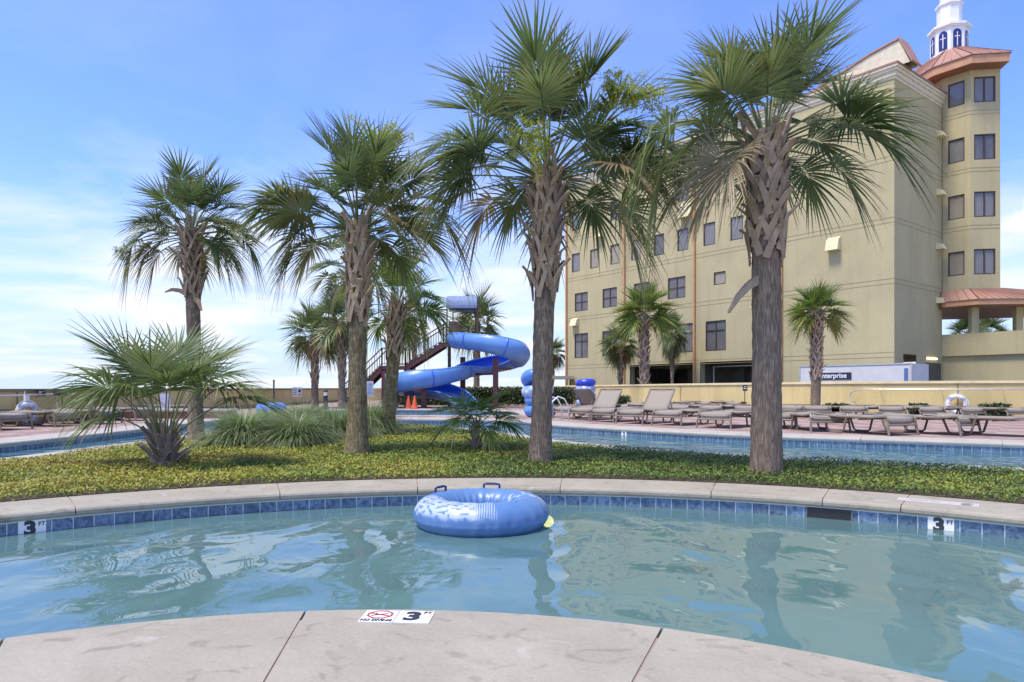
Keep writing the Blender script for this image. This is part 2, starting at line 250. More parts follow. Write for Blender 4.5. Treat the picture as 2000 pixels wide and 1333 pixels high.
# ------------------------------------------------------------------ mesh helpers
class MB:
    def __init__(s): s.v=[]; s.f=[]; s.uv=None
    def add(s,vs,fs):
        o=len(s.v); s.v+= [tuple(map(float,p)) for p in vs]; s.f+=[tuple(i+o for i in f) for f in fs]
    def box(s,c,d,rz=0,rx=0,ry=0):
        m=Matrix.Rotation(rz,3,'Z')@Matrix.Rotation(ry,3,'Y')@Matrix.Rotation(rx,3,'X'); c=Vector(c)
        vs=[c+m@Vector((x*d[0]/2,y*d[1]/2,z*d[2]/2)) for z in(-1,1) for y in(-1,1) for x in(-1,1)]
        s.add(vs,[(0,2,3,1),(4,5,7,6),(0,1,5,4),(2,6,7,3),(0,4,6,2),(1,3,7,5)])
    def bar(s,a,b,w,h=None):
        a=Vector(a);b=Vector(b);h=h or w; d=(b-a).normalized(); up=Vector((0,0,1)) if abs(d.z)<.95 else Vector((1,0,0))
        x=d.cross(up).normalized()*w/2; y=x.cross(d).normalized()*h/2
        vs=[p+i*x+j*y for p in(a,b) for i,j in((-1,-1),(1,-1),(1,1),(-1,1))]
        s.add(vs,[(3,2,1,0),(4,5,6,7),(0,1,5,4),(1,2,6,5),(2,3,7,6),(3,0,4,7)])
    def tube(s,pts,r,n=8,caps=True,close=False):
        pts=[Vector(p) for p in pts]; k=len(pts); rs=r if hasattr(r,'__len__') else [r]*k
        vs=[];prev=None
        for i,p in enumerate(pts):
            if close: d=(pts[(i+1)%k]-pts[i-1]).normalized()
            else: d=(pts[min(i+1,k-1)]-pts[max(i-1,0)]).normalized()
            if prev is None:
                up=Vector((0,0,1)) if abs(d.z)<.9 else Vector((1,0,0)); x=d.cross(up).normalized()
            else: x=(prev-d*prev.dot(d)).normalized()
            prev=x; y=d.cross(x)
            vs+=[p+rs[i]*(math.cos(a)*x+math.sin(a)*y) for a in (2*math.pi*j/n for j in range(n))]
        fs=[]
        for i in range(k if close else k-1):
            i2=(i+1)%k
            for j in range(n):
                j2=(j+1)%n; fs.append((i*n+j,i*n+j2,i2*n+j2,i2*n+j))
        if caps and not close: fs+= [tuple(reversed(range(n))),tuple(range((k-1)*n,k*n))]
        s.add(vs,fs)
    def lathe(s,prof,c=(0,0,0),n=24,caps=True):
        vs=[(c[0]+r*math.cos(2*math.pi*j/n),c[1]+r*math.sin(2*math.pi*j/n),c[2]+z) for r,z in prof for j in range(n)]
        fs=[(i*n+j,i*n+(j+1)%n,(i+1)*n+(j+1)%n,(i+1)*n+j) for i in range(len(prof)-1) for j in range(n)]
        if caps: fs+=[tuple(reversed(range(n))),tuple(range((len(prof)-1)*n,len(prof)*n))]
        s.add(vs,fs)
    def prism(s,poly,z0,z1):
        n=len(poly); s.add([(x,y,z0) for x,y in poly]+[(x,y,z1) for x,y in poly],[tuple(reversed(range(n))),tuple(range(n,2*n))]+[(i,(i+1)%n,(i+1)%n+n,i+n) for i in range(n)])
    def build(s,name,m,parent=None,org=None,smooth=False):
        me=bpy.data.meshes.new(name)
        v=np.array(s.v,dtype=np.float64) if len(s.v) else np.zeros((0,3))
        if org is not None: v=v-np.array(org)
        me.from_pydata(v.tolist(),[],s.f)
        if smooth: me.polygons.foreach_set('use_smooth',[True]*len(me.polygons))
        if s.uv is not None:
            u=me.uv_layers.new(name='UVMap'); li=np.zeros(len(me.loops),dtype=np.int32); me.loops.foreach_get('vertex_index',li)
            u.data.foreach_set('uv',np.array(s.uv)[li].astype(np.float32).ravel())
        me.materials.append(m); me.update()
        if not smooth or True:
            bm=bmesh.new(); bm.from_mesh(me); bmesh.ops.recalc_face_normals(bm,faces=bm.faces); bm.to_mesh(me); bm.free()
        o=bpy.data.objects.new(name,me); C.objects.link(o)
        if parent: o.parent=parent
        return o
def fastmesh(name,V,F,m,parent=None,attrs=None,smooth=False):
    """V (n,3), F list of index arrays (k,3 or k,4)"""
    me=bpy.data.meshes.new(name); V=np.asarray(V,dtype=np.float32)
    me.vertices.add(len(V)); me.vertices.foreach_set('co',V.ravel())
    tot=[];st=[];ls=[];p=0
    for f in F:
        f=np.asarray(f,dtype=np.int32); 
        if len(f)==0: continue
        k=f.shape[1]; ls.append(f.ravel()); st.append(p+np.arange(len(f))*k); tot.append(np.full(len(f),k)); p+=f.size
    ls=np.concatenate(ls); st=np.concatenate(st).astype(np.int32); tot=np.concatenate(tot).astype(np.int32)
    me.loops.add(len(ls)); me.loops.foreach_set('vertex_index',ls); me.polygons.add(len(st)); me.polygons.foreach_set('loop_start',st); me.polygons.foreach_set('loop_total',tot)
    if smooth: me.polygons.foreach_set('use_smooth',np.ones(len(st),dtype=bool))
    for k,a in (attrs or {}).items():
        at=me.attributes.new(k,'FLOAT','POINT'); at.data.foreach_set('value',np.asarray(a,dtype=np.float32))
    me.materials.append(m); me.update(); me.validate()
    o=bpy.data.objects.new(name,me); C.objects.link(o)
    if parent: o.parent=parent
    return o
def tag(o,label,cat,group=None):
    o['label']=label; o['category']=cat
    if group: o['group']=group
    return o
def struct(o,kind='structure'): o['kind']=kind; return o
def thing(name,label,cat,loc=(0,0,0),rz=0,group=None):
    o=bpy.data.objects.new(name,None); o.empty_display_size=.3; C.objects.link(o); o.location=loc; o.rotation_euler=(0,0,rz); return tag(o,label,cat,group)
def copy_tree(o,parent=None):
    c=o.copy(); C.objects.link(c); c.parent=parent
    for ch in list(o.children): copy_tree(ch,c)
    return c
def dup(o,loc,rz,label,scale=None,group=None):
    c=copy_tree(o); c.location=loc; c.rotation_euler=(0,0,rz); c['label']=label
    if group: c['group']=group
    if scale: c.scale=(scale,)*3 if not hasattr(scale,'__len__') else scale
    return c
HZ=762.
def gp(px,py,z=0.): Y=1333*(1-z)/(py-HZ); return ((px-1000)/1333*Y,Y)
def at(px,Y): return (px-1000)/1333*Y
def zat(py,Y): return 1+(HZ-py)*Y/1333
def text(name,s,size,m,parent=None,loc=(0,0,0),rot=(0,0,0),bold=0,sx=1,ext=.001,shear=0,align='CENTER'):
    cu=bpy.data.curves.new('txt','FONT'); cu.body=s; cu.size=size; cu.extrude=ext; cu.offset=bold; cu.align_x=align; cu.align_y='CENTER'; cu.shear=shear
    o=bpy.data.objects.new('txt',cu); C.objects.link(o); bpy.context.view_layer.update()
    me=bpy.data.meshes.new_from_object(o.evaluated_get(bpy.context.evaluated_depsgraph_get())); bpy.data.objects.remove(o); bpy.data.curves.remove(cu)
    me.materials.clear(); me.materials.append(m); q=bpy.data.objects.new(name,me); C.objects.link(q); q.location=loc; q.rotation_euler=rot; q.scale=(sx,1,1)
    if parent: q.parent=parent
    return q
# ------------------------------------------------------------------ plan curves
def catmull(p,n=6,closed=False):
    p=[Vector(q) for q in p]; k=len(p); out=[]
    rng=range(k if closed else k-1)
    for i in rng:
        a=p[(i-1)%k] if closed or i>0 else p[0]*2-p[1]; b=p[i]; c=p[(i+1)%k]; d=p[(i+2)%k] if closed or i+2<k else p[-1]*2-p[-2]
        for j in range(n):
            t=j/n; out.append(.5*((2*b)+(c-a)*t+(2*a-5*b+4*c-d)*t*t+(3*b-a-3*c+d)*t**3))
    if not closed: out.append(p[-1])
    return [(v.x,v.y) for v in out]
def arc(c,r,a0,a1,n): return [(c[0]+r*math.cos(R(a0+(a1-a0)*i/n)),c[1]+r*math.sin(R(a0+(a1-a0)*i/n))) for i in range(n+1)]
def offset(p,d,closed=False):
    out=[];k=len(p)
    for i in range(k):
        a=p[i-1] if (closed or i>0) else p[i]; b=p[(i+1)%k] if (closed or i<k-1) else p[i]
        dx,dy=b[0]-a[0],b[1]-a[1]; l=math.hypot(dx,dy) or 1; out.append((p[i][0]+dy/l*d,p[i][1]-dx/l*d))
    return out
CO=(-.1,1.05); CN=(-.58,-.07)
W1o=arc(CO,6.0,-28,205,110)            # counter clockwise, water on the left (inside)
W1i=arc(CN,3.17,205,-28,90)
W1=W1o+W1i
W2far=catmull([(15,6.5),(13.2,9),(11.5,11),(9.5,12.75),(7.65,13.85),(5.3,15.3),(3.25,17.3),(1.3,19.8),(.3,22.0),(-1.3,23.3),(-4.1,23.9),(-6.8,24.8),(-9,24.8),(-9.9,22.5),(-9.6,17.8),(-9.65,12.8),(-10.2,9),(-11.5,5),(-13,2)])
W2near=catmull([(-10.3,1.5),(-8.9,4.5),(-7.95,7.5),(-7.5,10),(-7.25,13.4),(-7.1,17),(-6.2,20),(-4.8,21),(-3.4,20.6),(-1.7,18.7),(-.6,16.8),(.39,15),(.9,13.6),(2.19,11.8),(3.72,10.55),(5.2,9.45),(6.58,8.8),(8.5,7.6),(10.5,5.8),(12,3.5)])
W2=W2far+W2near
W3=catmull([(-8.5,27.6),(-4,27.2),(-.2,27.1),(.35,29.5),(-.6,33),(-4,35.2),(-8.5,35)],6,True)
WL=-.18
def flat(name,outer,holes,z,m,kind='structure'):
    loops=[[Vector((x,y,0)) for x,y in outer]]+[[Vector((x,y,0)) for x,y in h] for h in holes]
    tri=tessellate_polygon(loops); vs=[(v.x,v.y,z) for l in loops for v in l]
    b=MB(); b.add(vs,tri); o=b.build(name,m)
    me=o.data
    if me.polygons and sum(p.normal.z for p in me.polygons)<0: me.flip_normals()
    return struct(o,kind)
flat('water_pool',W1,[],WL,M['water']); flat('water_river',W2,[],WL,M['water2']); flat('water_splash_pool',W3,[],WL,M['water2'])
for n_,p_ in (('pool_floor',W1),('river_floor',W2),('splash_pool_floor',W3)): flat(n_,p_,[],-1.08,M['plaster'])
def poolwall(name,p,closed=True):
    b=MB(); n=len(p); s=0; uv=[]; idx=list(range(n))+([0] if closed else [])
    prev=None; zs=[-.06,-.24,-1.1]; rows=0
    for i in idx:
        q=p[i]
        if prev: s+=math.hypot(q[0]-prev[0],q[1]-prev[1])
        prev=q
        for z in zs: b.v.append((q[0],q[1],z)); uv.append((s,-z))
        rows+=1
    for i in range(rows-1):
        for k in (0,1): b.f.append((i*3+k,i*3+k+3,i*3+k+4,i*3+k+1))
    b.uv=uv; return struct(b.build(name,M['tile']))
poolwall('pool_wall',W1); poolwall('river_wall',W2); poolwall('splash_pool_wall',W3)
def coping(name,line,width,m,joints=None,step=1.5,gap=.008,t=.072,kerb=0):
    """swept coping slabs: line runs with water on the left; joints = arc lengths"""
    L_=[0]
    for a,b in zip(line,line[1:]): L_.append(L_[-1]+math.hypot(b[0]-a[0],b[1]-a[1]))
    L_=np.array(L_); P=np.array(line); tot=L_[-1]
    if joints is None: joints=list(np.arange(step*.6,tot-.3,step))
    cuts=[0]+list(joints)+[tot]; b=MB()
    prof=[(-.018,-t),(-.034,-t*.75),(-.036,-t*.4),(-.028,-.012),(-.012,-.001),(width,0.0),(width,-.09)]
    off=[np.array(offset(line,o)) for o,_ in prof]
    for c0,c1 in zip(cuts,cuts[1:]):
        ss=[c0+gap/2]+[x for x in L_ if c0+.03<x<c1-.03]+[c1-gap/2]; base=len(b.v); k=len(prof)
        for s_ in ss:
            for (o,z),of in zip(prof,off): b.v.append((float(np.interp(s_,L_,of[:,0])),float(np.interp(s_,L_,of[:,1])),z))
        for i in range(len(ss)-1):
            for j in range(k): b.f.append((base+i*k+j,base+i*k+(j+1)%k,base+(i+1)*k+(j+1)%k,base+(i+1)*k+j))
        b.f.append(tuple(base+j for j in range(k))); b.f.append(tuple(base+(len(ss)-1)*k+j for j in range(k)))
    return struct(b.build(name,m))
angs=[30,42,54.5,60.5,70,84.3,98.3,111.1,127.2,141,156,172,188]
coping('coping_island_front',W1o,.72,M['conc'],[R(a+28)*6.0 for a in angs])
# camera-side slab: inner arc, wide concrete deck with radial joints
nearline=W1i
coping('deck_slab',nearline,2.95,M['conc'],[R(205-a)*3.17 for a in (186,163,140,117.5,96.4,67.6,45,22,-2)],gap=.012)
coping('coping_river_outer',W2far,1.0,M['conc2'],step=2.4)
coping('coping_river_inner',W2near,.62,M['conc2'],step=2.4)
coping('coping_splash_pool',W3+[W3[0]],.8,M['conc2'],step=2.4)
# pool deck of brick pavers, cut round the water
WALLR=catmull([(-14.5,64),(-8,66),(0,64),(4,58),(6.4,50),(9,41),(12.7,32),(16.2,27.5),(24,24),(34,21)],5)
deckpoly=[(-14.6,-14),(34,-14)]+list(reversed(WALLR))
W1h=offset(W1,.1,True)
flat('pool_deck',deckpoly,[W1h,offset(W2,.1,True),offset(W3,.1,True)],-.006,M['pave'])
# island bed
isl=arc(CO,6.715,3,172,110)+offset(W2near,.615)
flat('island_bed',isl,[],.006,M['soil'])
struct(flat('ground',[(-2500,-2500),(2500,-2500),(2500,2500),(-2500,2500)],[],-1.6,M['sand']))
flat('parking_lot',[(8,70),(5,56),(13,33.4),(17,29),(36,23),(60,23),(60,70)],[],-1.55,M['asph'])
sea=newmat('sea'); sea[2].inputs['Base Color'].default_value=(.06,.14,.18,1); sea[2].inputs['Roughness'].default_value=.15
flat('sea',[(-2400,120),(60,120),(300,2400),(-2400,2400)],[],-1.5,sea[0])
# ------------------------------------------------------------------ ground cover
rng=np.random.default_rng(7)
def inpoly(P,poly):
    x,y=P[:,0],P[:,1]; ins=np.zeros(len(P),bool); q=np.array(poly); j=len(q)-1
    for i in range(len(q)):
        xi,yi=q[i]; xj,yj=q[j]; c=((yi>y)!=(yj>y)); 
        with np.errstate(divide='ignore',invalid='ignore'): c&= x<(xj-xi)*(y-yi)/(yj-yi)+xi
        ins^=c; j=i
    return ins
def vnoise(P,s,seed):
    g=np.random.default_rng(seed).random((128,128)); p=P*s; i=np.floor(p).astype(int); f=p-i; f=f*f*(3-2*f); a=g[i[:,0]%128,i[:,1]%128];b=g[(i[:,0]+1)%128,i[:,1]%128];c=g[i[:,0]%128,(i[:,1]+1)%128];d=g[(i[:,0]+1)%128,(i[:,1]+1)%128]
    return (a*(1-f[:,0])+b*f[:,0])*(1-f[:,1])+(c*(1-f[:,0])+d*f[:,0])*f[:,1]
def groundcover():
    P=[]
    need=150000; bedin=isl
    while sum(len(p) for p in P)<need:
        q=np.column_stack([rng.uniform(-8.5,9,200000),rng.uniform(2.2,20.6,200000)])
        vis=(np.abs(q[:,0])<.80*q[:,1]+.6)
        dens=np.clip(1.35-.055*q[:,1],.32,1)
        q=q[vis&(rng.random(len(q))<dens)]; P.append(q[inpoly(q,bedin)])
    P=np.concatenate(P)[:need]
    n=len(P); mound=vnoise(P,1.1,1)*.05+vnoise(P,4.5,2)*.045
    z=.006+rng.random(n)**.7*(mound+.02)
    sz=rng.uniform(.011,.021,n)*(1+.045*np.clip(P[:,1]-6,0,14))
    a=rng.uniform(0,2*math.pi,n); tl=rng.uniform(-.2,1.0,n)
    d=np.column_stack([np.cos(a)*np.cos(tl),np.sin(a)*np.cos(tl),np.sin(tl)])
    s=np.column_stack([-np.sin(a),np.cos(a),rng.uniform(-.5,.5,n)])
    c=np.column_stack([P,z]); w=(sz*.55)[:,None]; l=sz[:,None]
    V=np.stack([c-d*l,c+s*w,c+d*l*1.1,c-s*w],1).reshape(-1,3); V[:,2]=np.maximum(V[:,2],.004)
    F=np.arange(4*n).reshape(-1,4)
    side=np.clip((1.5-P[:,0])/6,0,1)         # sunlight on the left half of the bed put into a yellower tone
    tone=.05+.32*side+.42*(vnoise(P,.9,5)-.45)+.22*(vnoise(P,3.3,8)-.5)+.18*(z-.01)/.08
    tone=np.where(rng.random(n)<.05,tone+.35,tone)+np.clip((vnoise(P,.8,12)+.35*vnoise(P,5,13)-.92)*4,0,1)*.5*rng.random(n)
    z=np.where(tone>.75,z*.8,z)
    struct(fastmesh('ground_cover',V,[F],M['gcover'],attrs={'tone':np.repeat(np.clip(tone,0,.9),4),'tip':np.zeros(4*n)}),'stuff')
groundcover()
# ------------------------------------------------------------------ palms
def leaves_build(name,buf,m,parent):
    V=np.concatenate([b[0] for b in buf]); F3=[];F4=[];o=0;T=[];Tp=[]
    for v,f3,f4,t,tp in buf:
        F3.append(f3+o);F4.append(f4+o);o+=len(v);T.append(t);Tp.append(tp)
    return fastmesh(name,V,[np.concatenate(F4),np.concatenate(F3)],m,parent,{'tone':np.concatenate(T),'tip':np.concatenate(Tp)})
def fan(buf,pet,base,az,el,Lp,Rb,nseg,droop,tone,rs,spread=112,bend=.16,pr=.016,fold=.35,stiff=1.0):
    base=np.array(base,float); p=base.copy(); pts=[p.copy()]; e=el; K=6
    for k in range(K):
        d=np.array([math.cos(az)*math.cos(e),math.sin(az)*math.cos(e),math.sin(e)]); p=p+d*Lp/K; pts.append(p.copy()); e-=bend*(.5+k/K)
    if pet is not None: pet.tube(pts,[pr*(1-.45*i/K) for i in range(K+1)],4,caps=False)
    roll=rs.normal(0,.35); s=np.array([-math.sin(az),math.cos(az),0.]); d=np.array([math.cos(az)*math.cos(e),math.sin(az)*math.cos(e),math.sin(e)]); n=np.cross(d,s)
    s2=s*math.cos(roll)+n*math.sin(roll); 
    # costa
    Lc=.34*Rb; cs=[p.copy()]; ds=[(d,n)]; ee=e
    for k in range(5):
        dd=np.array([math.cos(az)*math.cos(ee),math.sin(az)*math.cos(ee),math.sin(ee)]); p=p+dd*Lc/5; cs.append(p.copy()); ee-=.11+.1*droop; ds.append((dd,np.cross(dd,s2)))
    th=np.linspace(-spread,spread,nseg)*math.pi/180; th=th+rs.normal(0,.02,nseg); q=1-np.abs(th)/(spread*math.pi/180+1e-6)
    q=np.clip(q,0,1); ci=q*5; i0=np.clip(ci.astype(int),0,4); f=(ci-i0)[:,None]; cs=np.array(cs); st=cs[i0]*(1-f)+cs[i0+1]*f
    D=np.array([x[0] for x in ds]); NN=np.array([x[1] for x in ds]); dc=D[i0]*(1-f)+D[i0+1]*f; nc=NN[i0]*(1-f)+NN[i0+1]*f
    dirv=np.cos(th)[:,None]*dc+np.sin(th)[:,None]*s2+ (fold*np.abs(np.sin(th)))[:,None]*nc; dirv/=np.linalg.norm(dirv,axis=1)[:,None]
    L=Rb*(.66+.34*q)*rs.uniform(.86,1.06,nseg)
    e1=np.cross(nc,dirv); e1/=np.linalg.norm(e1,axis=1)[:,None]
    T=np.array([.02,.26,.48,.70,.88,1.0]); W=np.array([.30,.98,.84,.52,.27,.02])
    wm=(2*spread*math.pi/180/nseg)*Rb*.235
    jit=rs.normal(0,.05,(nseg,3)); jit2=rs.uniform(.5,1.7,nseg)
    S=len(T); Vv=np.zeros((nseg,S,3,3))
    for k,(t,w_) in enumerate(zip(T,W)):
        c=st+dirv*(L*t)[:,None]+jit*(t**2*Rb*.5)
        c[:,2]-=droop*L*t**2.4*jit2*stiff
        ww=wm*w_
        Vv[:,k,0]=c-e1*ww; Vv[:,k,1]=c-nc*ww*.55; Vv[:,k,2]=c+e1*ww
    V=Vv.reshape(-1,3); b=(np.arange(nseg)*S*3)[:,None]
    f4=[]
    for k in range(S-1):
        for h in (0,1): f4.append(np.concatenate([b+k*3+h,b+k*3+h+1,b+(k+1)*3+h+1,b+(k+1)*3+h],1))
    f4=np.concatenate(f4); tn=np.full((nseg,S,3),tone)+rs.normal(0,.03,(nseg,1,1)); tp=np.zeros((nseg,S,3)); brown=rs.random(nseg)<.5
    tp[:,5]=.85; tp[:,4]=np.where(brown,.5,.05)[:,None]; tp[:,3]=np.where(rs.random(nseg)<.12,.5,0)[:,None]
    buf.append((V,np.zeros((0,3),int),f4,tn.ravel(),tp.ravel()))
def panicle(c0,rs,buf,nstr=70,rad=.22,tone=.4,bead=.006,flatten=1.0):
    """branching flower stalk: sub-branches fan out from its inner end and carry short beaded strands"""
    c0=np.array(c0,float); V=[];F=[]; nb=9
    root=c0-np.array([math.copysign(rad*.8,c0[0]),0,rad*.35])
    tips=[c0+rs.normal(0,1,3)*np.array([1.0,.7,.75*flatten])*rad*.75 for _ in range(nb)]
    for i in range(nstr):
        b=tips[i%nb]; t=rs.uniform(.25,1.05); c=root+(b-root)*t+np.array([0,0,.25*rad*math.sin(math.pi*min(t,1))])+rs.normal(0,rad*.10,3)
        dv=rs.normal(0,1,3)+(b-root)/np.linalg.norm(b-root)*.6; dv[2]-=.75; dv/=np.linalg.norm(dv); ln=rs.uniform(.06,.16); k=9; side=rs.normal(0,.02,3)
        for j in range(k):
            q=c+dv*ln*j/k+side*(j/k)**2+rs.normal(0,.004,3)+np.array([0,0,-.05*(j/k)**2]); r=bead*rs.uniform(.6,1.5); o=len(V)
            a=rs.normal(0,1,3); a/=np.linalg.norm(a); bb=np.cross(a,dv); bb/=np.linalg.norm(bb)+1e-6
            V+= [q-a*r*2.0,q+bb*r,q+a*r*2.0,q-bb*r]; F.append((o,o+1,o+2,o+3))
    V=np.array(V); buf.append((V,np.zeros((0,3),int),np.array(F),np.full(len(V),tone)+rs.normal(0,.1,len(V)),np.zeros(len(V))))
def boots(b,cx,rt,z0,z1,rs,step=.05,w=.055,Lr=.34,out=.10,stub=.12):
    """criss-cross split leaf bases spiralling up the trunk"""
    n=int((z1-z0)/step); rs_hold=[0,5,1,2,6,3,1]
    for k in range(n):
        z=z0+k*step+rs.uniform(-.02,.02); ph=k*2.39996+rs.normal(0,.12); r=rt(z); fr=k/n
        o=out*(.6+.8*fr)*rs.uniform(.7,1.4); L=Lr*rs.uniform(.85,1.2); sb=stub*rs.uniform(.05,.8)*(1 if rs.random()<.6 else 2.3)
        apex=None
        for sg in (-1,1):
            pts=[];
            for t in (0,.3,.6,.85,1.0):
                a=ph+sg*(1-t)**.9*.62; rr=r+.006+.016*(k%3)+o*t**1.6*(.55 if rs_hold[k%7]<4 else 1.35); zz=z+L*t; c=cx(zz)
                pts.append((Vector((c[0]+rr*math.cos(a),c[1]+rr*math.sin(a),zz)),Vector((math.cos(a),math.sin(a),.15)).normalized(),w*(1.05-.38*t),.014+.012*t))
            e=Vector((math.cos(ph),math.sin(ph),.9)).normalized(); last=pts[-1][0]
            tw=sg*.35*rs.random()
            q=last+e*sb+Vector((-math.sin(ph)*tw*.1,math.cos(ph)*tw*.1,0)); pts.append((q,pts[-1][1],w*.55,.014))
            base=len(b.v)
            for i,(p,nm,ww,th) in enumerate(pts):
                dd=(pts[min(i+1,len(pts)-1)][0]-pts[max(i-1,0)][0]).normalized(); x=dd.cross(nm).normalized(); nn=x.cross(dd)
                for u,v in ((-1,-1),(1,-1),(1,1),(-1,1)): b.v.append(tuple(p+x*ww/2*u+nn*th/2*v))
            for i in range(len(pts)-1):
                for j in range(4): b.f.append((base+i*4+j,base+i*4+(j+1)%4,base+(i+1)*4+(j+1)%4,base+(i+1)*4+j))
            b.f.append(tuple(base+(len(pts)-1)*4+j for j in range(4))); b.f.append((base+3,base+2,base+1,base))
def crown_spec(n,rs,elo,ehi):
    out=[]
    for i in range(n):
        f=(i+.5)/n; el=ehi+(elo-ehi)*f**.85; out.append((f,i*2.39996+rs.normal(0,.18),R(el+rs.normal(0,6))))
    return out
def palm(name,label,loc,H,r0,r1,rsh,seed,boot0,scale,nleaf=34,lean=(0,0),mats=('trunk','palm'),elo=-48,ehi=86,nseg=40,fruits=(),extra=(),curve=0,group=None,cat='palm tree',Lp=.82,Rb=.80,bstep=.045,bw=.06,bout=.09,droop=(.02,.42),stubs=(),bootm='boot'):
    rs=np.random.default_rng(seed); t=thing(name,label,cat,(loc[0],loc[1],loc[2] if len(loc)>2 else 0),0,group)
    def cx(z): f=max(0,min(1.2,z/H)); return (lean[0]*f+curve*math.sin(math.pi*min(f,1)),lean[1]*f)
    def rt(z):
        f=z/H; return r1+(r0-r1)*max(0,1-f*1.6)**1.5+ (rsh*math.exp(-(z/.28)) )
    b=MB(); nz=46; zs=[-.03+(H+.05)*i/nz for i in range(nz+1)]; nn=28; ph=rs.uniform(0,6)
    vs=[]
    for i,z in enumerate(zs):
        c=cx(z); 
        for j in range(nn):
            a=2*math.pi*j/nn; r=rt(z)*(1+.03*math.sin(2*a+ph+z*1.7)+.022*math.sin(7*a+z*3)+.02*math.sin(z*3.1+ph)+rs.normal(0,.014))
            r*=1+.022*math.sin(z*42+math.sin(a*2)*1.2); vs.append((c[0]+r*math.cos(a),c[1]+r*math.sin(a),z))
    fs=[(i*nn+j,i*nn+(j+1)%nn,(i+1)*nn+(j+1)%nn,(i+1)*nn+j) for i in range(nz) for j in range(nn)]+[tuple(range(nz*nn,(nz+1)*nn))]
    b.add(vs,fs); b.build('trunk',M[mats[0]],t,smooth=True)
    if boot0 is not None:
        bb=MB(); boots(bb,cx,rt,boot0,H-.18,rs,bstep,bw,out=bout)
        for (zz,az_,ln,dz) in stubs:      # big broken leaf bases that hang out
            c=cx(zz); a0=Vector((c[0]+rt(zz)*.8*math.cos(az_),c[1]+rt(zz)*.8*math.sin(az_),zz)); d=Vector((math.cos(az_),math.sin(az_),dz)).normalized()
            P=[a0,a0+d*ln*.35+Vector((0,0,.03)),a0+d*ln*.7+Vector((0,0,.01)),a0+d*ln-Vector((0,0,.07))]; wd=[.12,.085,.065,.02]; base=len(bb.v)
            for p,ww in zip(P,wd):
                x=d.cross(Vector((0,0,1))).normalized(); y=x.cross(d)
                for u,v in ((-1,-1),(1,-1),(1,1),(-1,1)): bb.v.append(tuple(p+x*.014*u+y*ww/2*v*.9+x*u*ww*.18))
            for i in range(3):
                for j in range(4): bb.f.append((base+i*4+j,base+i*4+(j+1)%4,base+(i+1)*4+(j+1)%4,base+(i+1)*4+j))
            bb.f.append(tuple(base+12+j for j in range(4)))
        bb.build('leaf_bases',M[bootm],t)
    c=cx(H); buf=[]; pet=MB()
    for f,az,el in crown_spec(nleaf,rs,elo,ehi):
        dc=(az+math.pi/2+math.pi)%(2*math.pi)-math.pi      # old leaves hang to the sides rather than over the trunk front
        if f>.42 and abs(dc)<.75: az+=(.85 if dc>=0 else -.85)
        bz=H-.22*f+.02; br=r1*.75*(.3+.9*f); base=(c[0]+br*math.cos(az),c[1]+br*math.sin(az),bz)
        dr=droop[0]+(droop[1]-droop[0])*f**1.3*rs.uniform(.6,1.3)
        tn=.10+.42*f+rs.normal(0,.12)
        if f>.82 and rs.random()<.4: tn+=.35
        fan(buf,pet,base,az,el,Lp*scale*(1.14-.22*f)*(rs.uniform(.5,.85) if rs.random()<.4 else rs.uniform(.85,1.1)),Rb*scale*rs.uniform(.85,1.08),nseg,dr,max(0,tn),rs,pr=.015*scale,bend=.02+.06*f)
    for (az,el,lp,rb,dr,tn) in extra: fan(buf,pet,(c[0]+r1*.8*math.cos(az),c[1]+r1*.8*math.sin(az),H-.1),az,R(el),lp,rb,nseg+6,dr,tn,rs,bend=.14)
    leaves_build('crown',buf,M[mats[1]],t); pet.build('leaf_stalks',M['petiole'],t,smooth=True)
    for (x,z,y,rad,nst,mk) in fruits:        # relative to hub
        fb=[]; panicle((c[0]+x,c[1]+y,H+z),rs,fb,nst,rad,flatten=1.0 if mk=='fruit' else 1.5)
        mb=MB(); p0=Vector((c[0],c[1],H)); p3=Vector((c[0]+x,c[1]+y,H+z)); mb.tube([p0,p0.lerp(p3,.4)+Vector((0,0,.12)),p0.lerp(p3,.75)+Vector((0,0,.1)),p3],[.014,.011,.008,.004],5)
        o=leaves_build('flower_cluster',fb,M[mk],t); mb.build('stalk',M['petiole'],o)
    return t
PG='palms standing on the island bed'
X,Y=at(384,12.9),12.9
palm('palm_tree','slender palm at the left edge of the island with a dead stub sticking out left',(X,Y,0),zat(448,Y),.132,.122,.03,11,zat(590,Y),.80,nleaf=44,lean=(-.10,0),group=PG,nseg=36,bw=.055,bstep=.026,bout=.12,stubs=((zat(575,Y),R(185),.42,.25),(zat(585,Y),R(-45),.36,-.55)),
 fruits=((-1.28,-.42,-.1,.13,110,'moss'),(1.15,.28,.1,.16,30,'moss')),extra=((R(178),8,.95,.72,.75,.3),(R(-5),8,.95,.7,.7,.25)),elo=-12,Lp=.80)
X,Y=at(697,10.4),10.4
palm('palm_tree','island palm with mossy lower trunk and pale lattice bark beside the grass clumps',(X,Y,0),zat(432,Y),.158,.128,.05,22,zat(640,Y),.92,nleaf=42,lean=(.0,.1),group=PG,mats=('trunkm','palm'),nseg=40,bw=.075,bstep=.03,bout=.05,stubs=(),
 fruits=((.60,1.22,-.35,.30,420,'fruit'),),extra=((R(-10),28,1.05,.9,.62,.2),(R(190),38,1.1,.85,.4,.25),(R(184),8,.8,.7,.6,.6)),elo=-2,Lp=.88,Rb=.84)
X,Y=at(1055,9.13),9.13
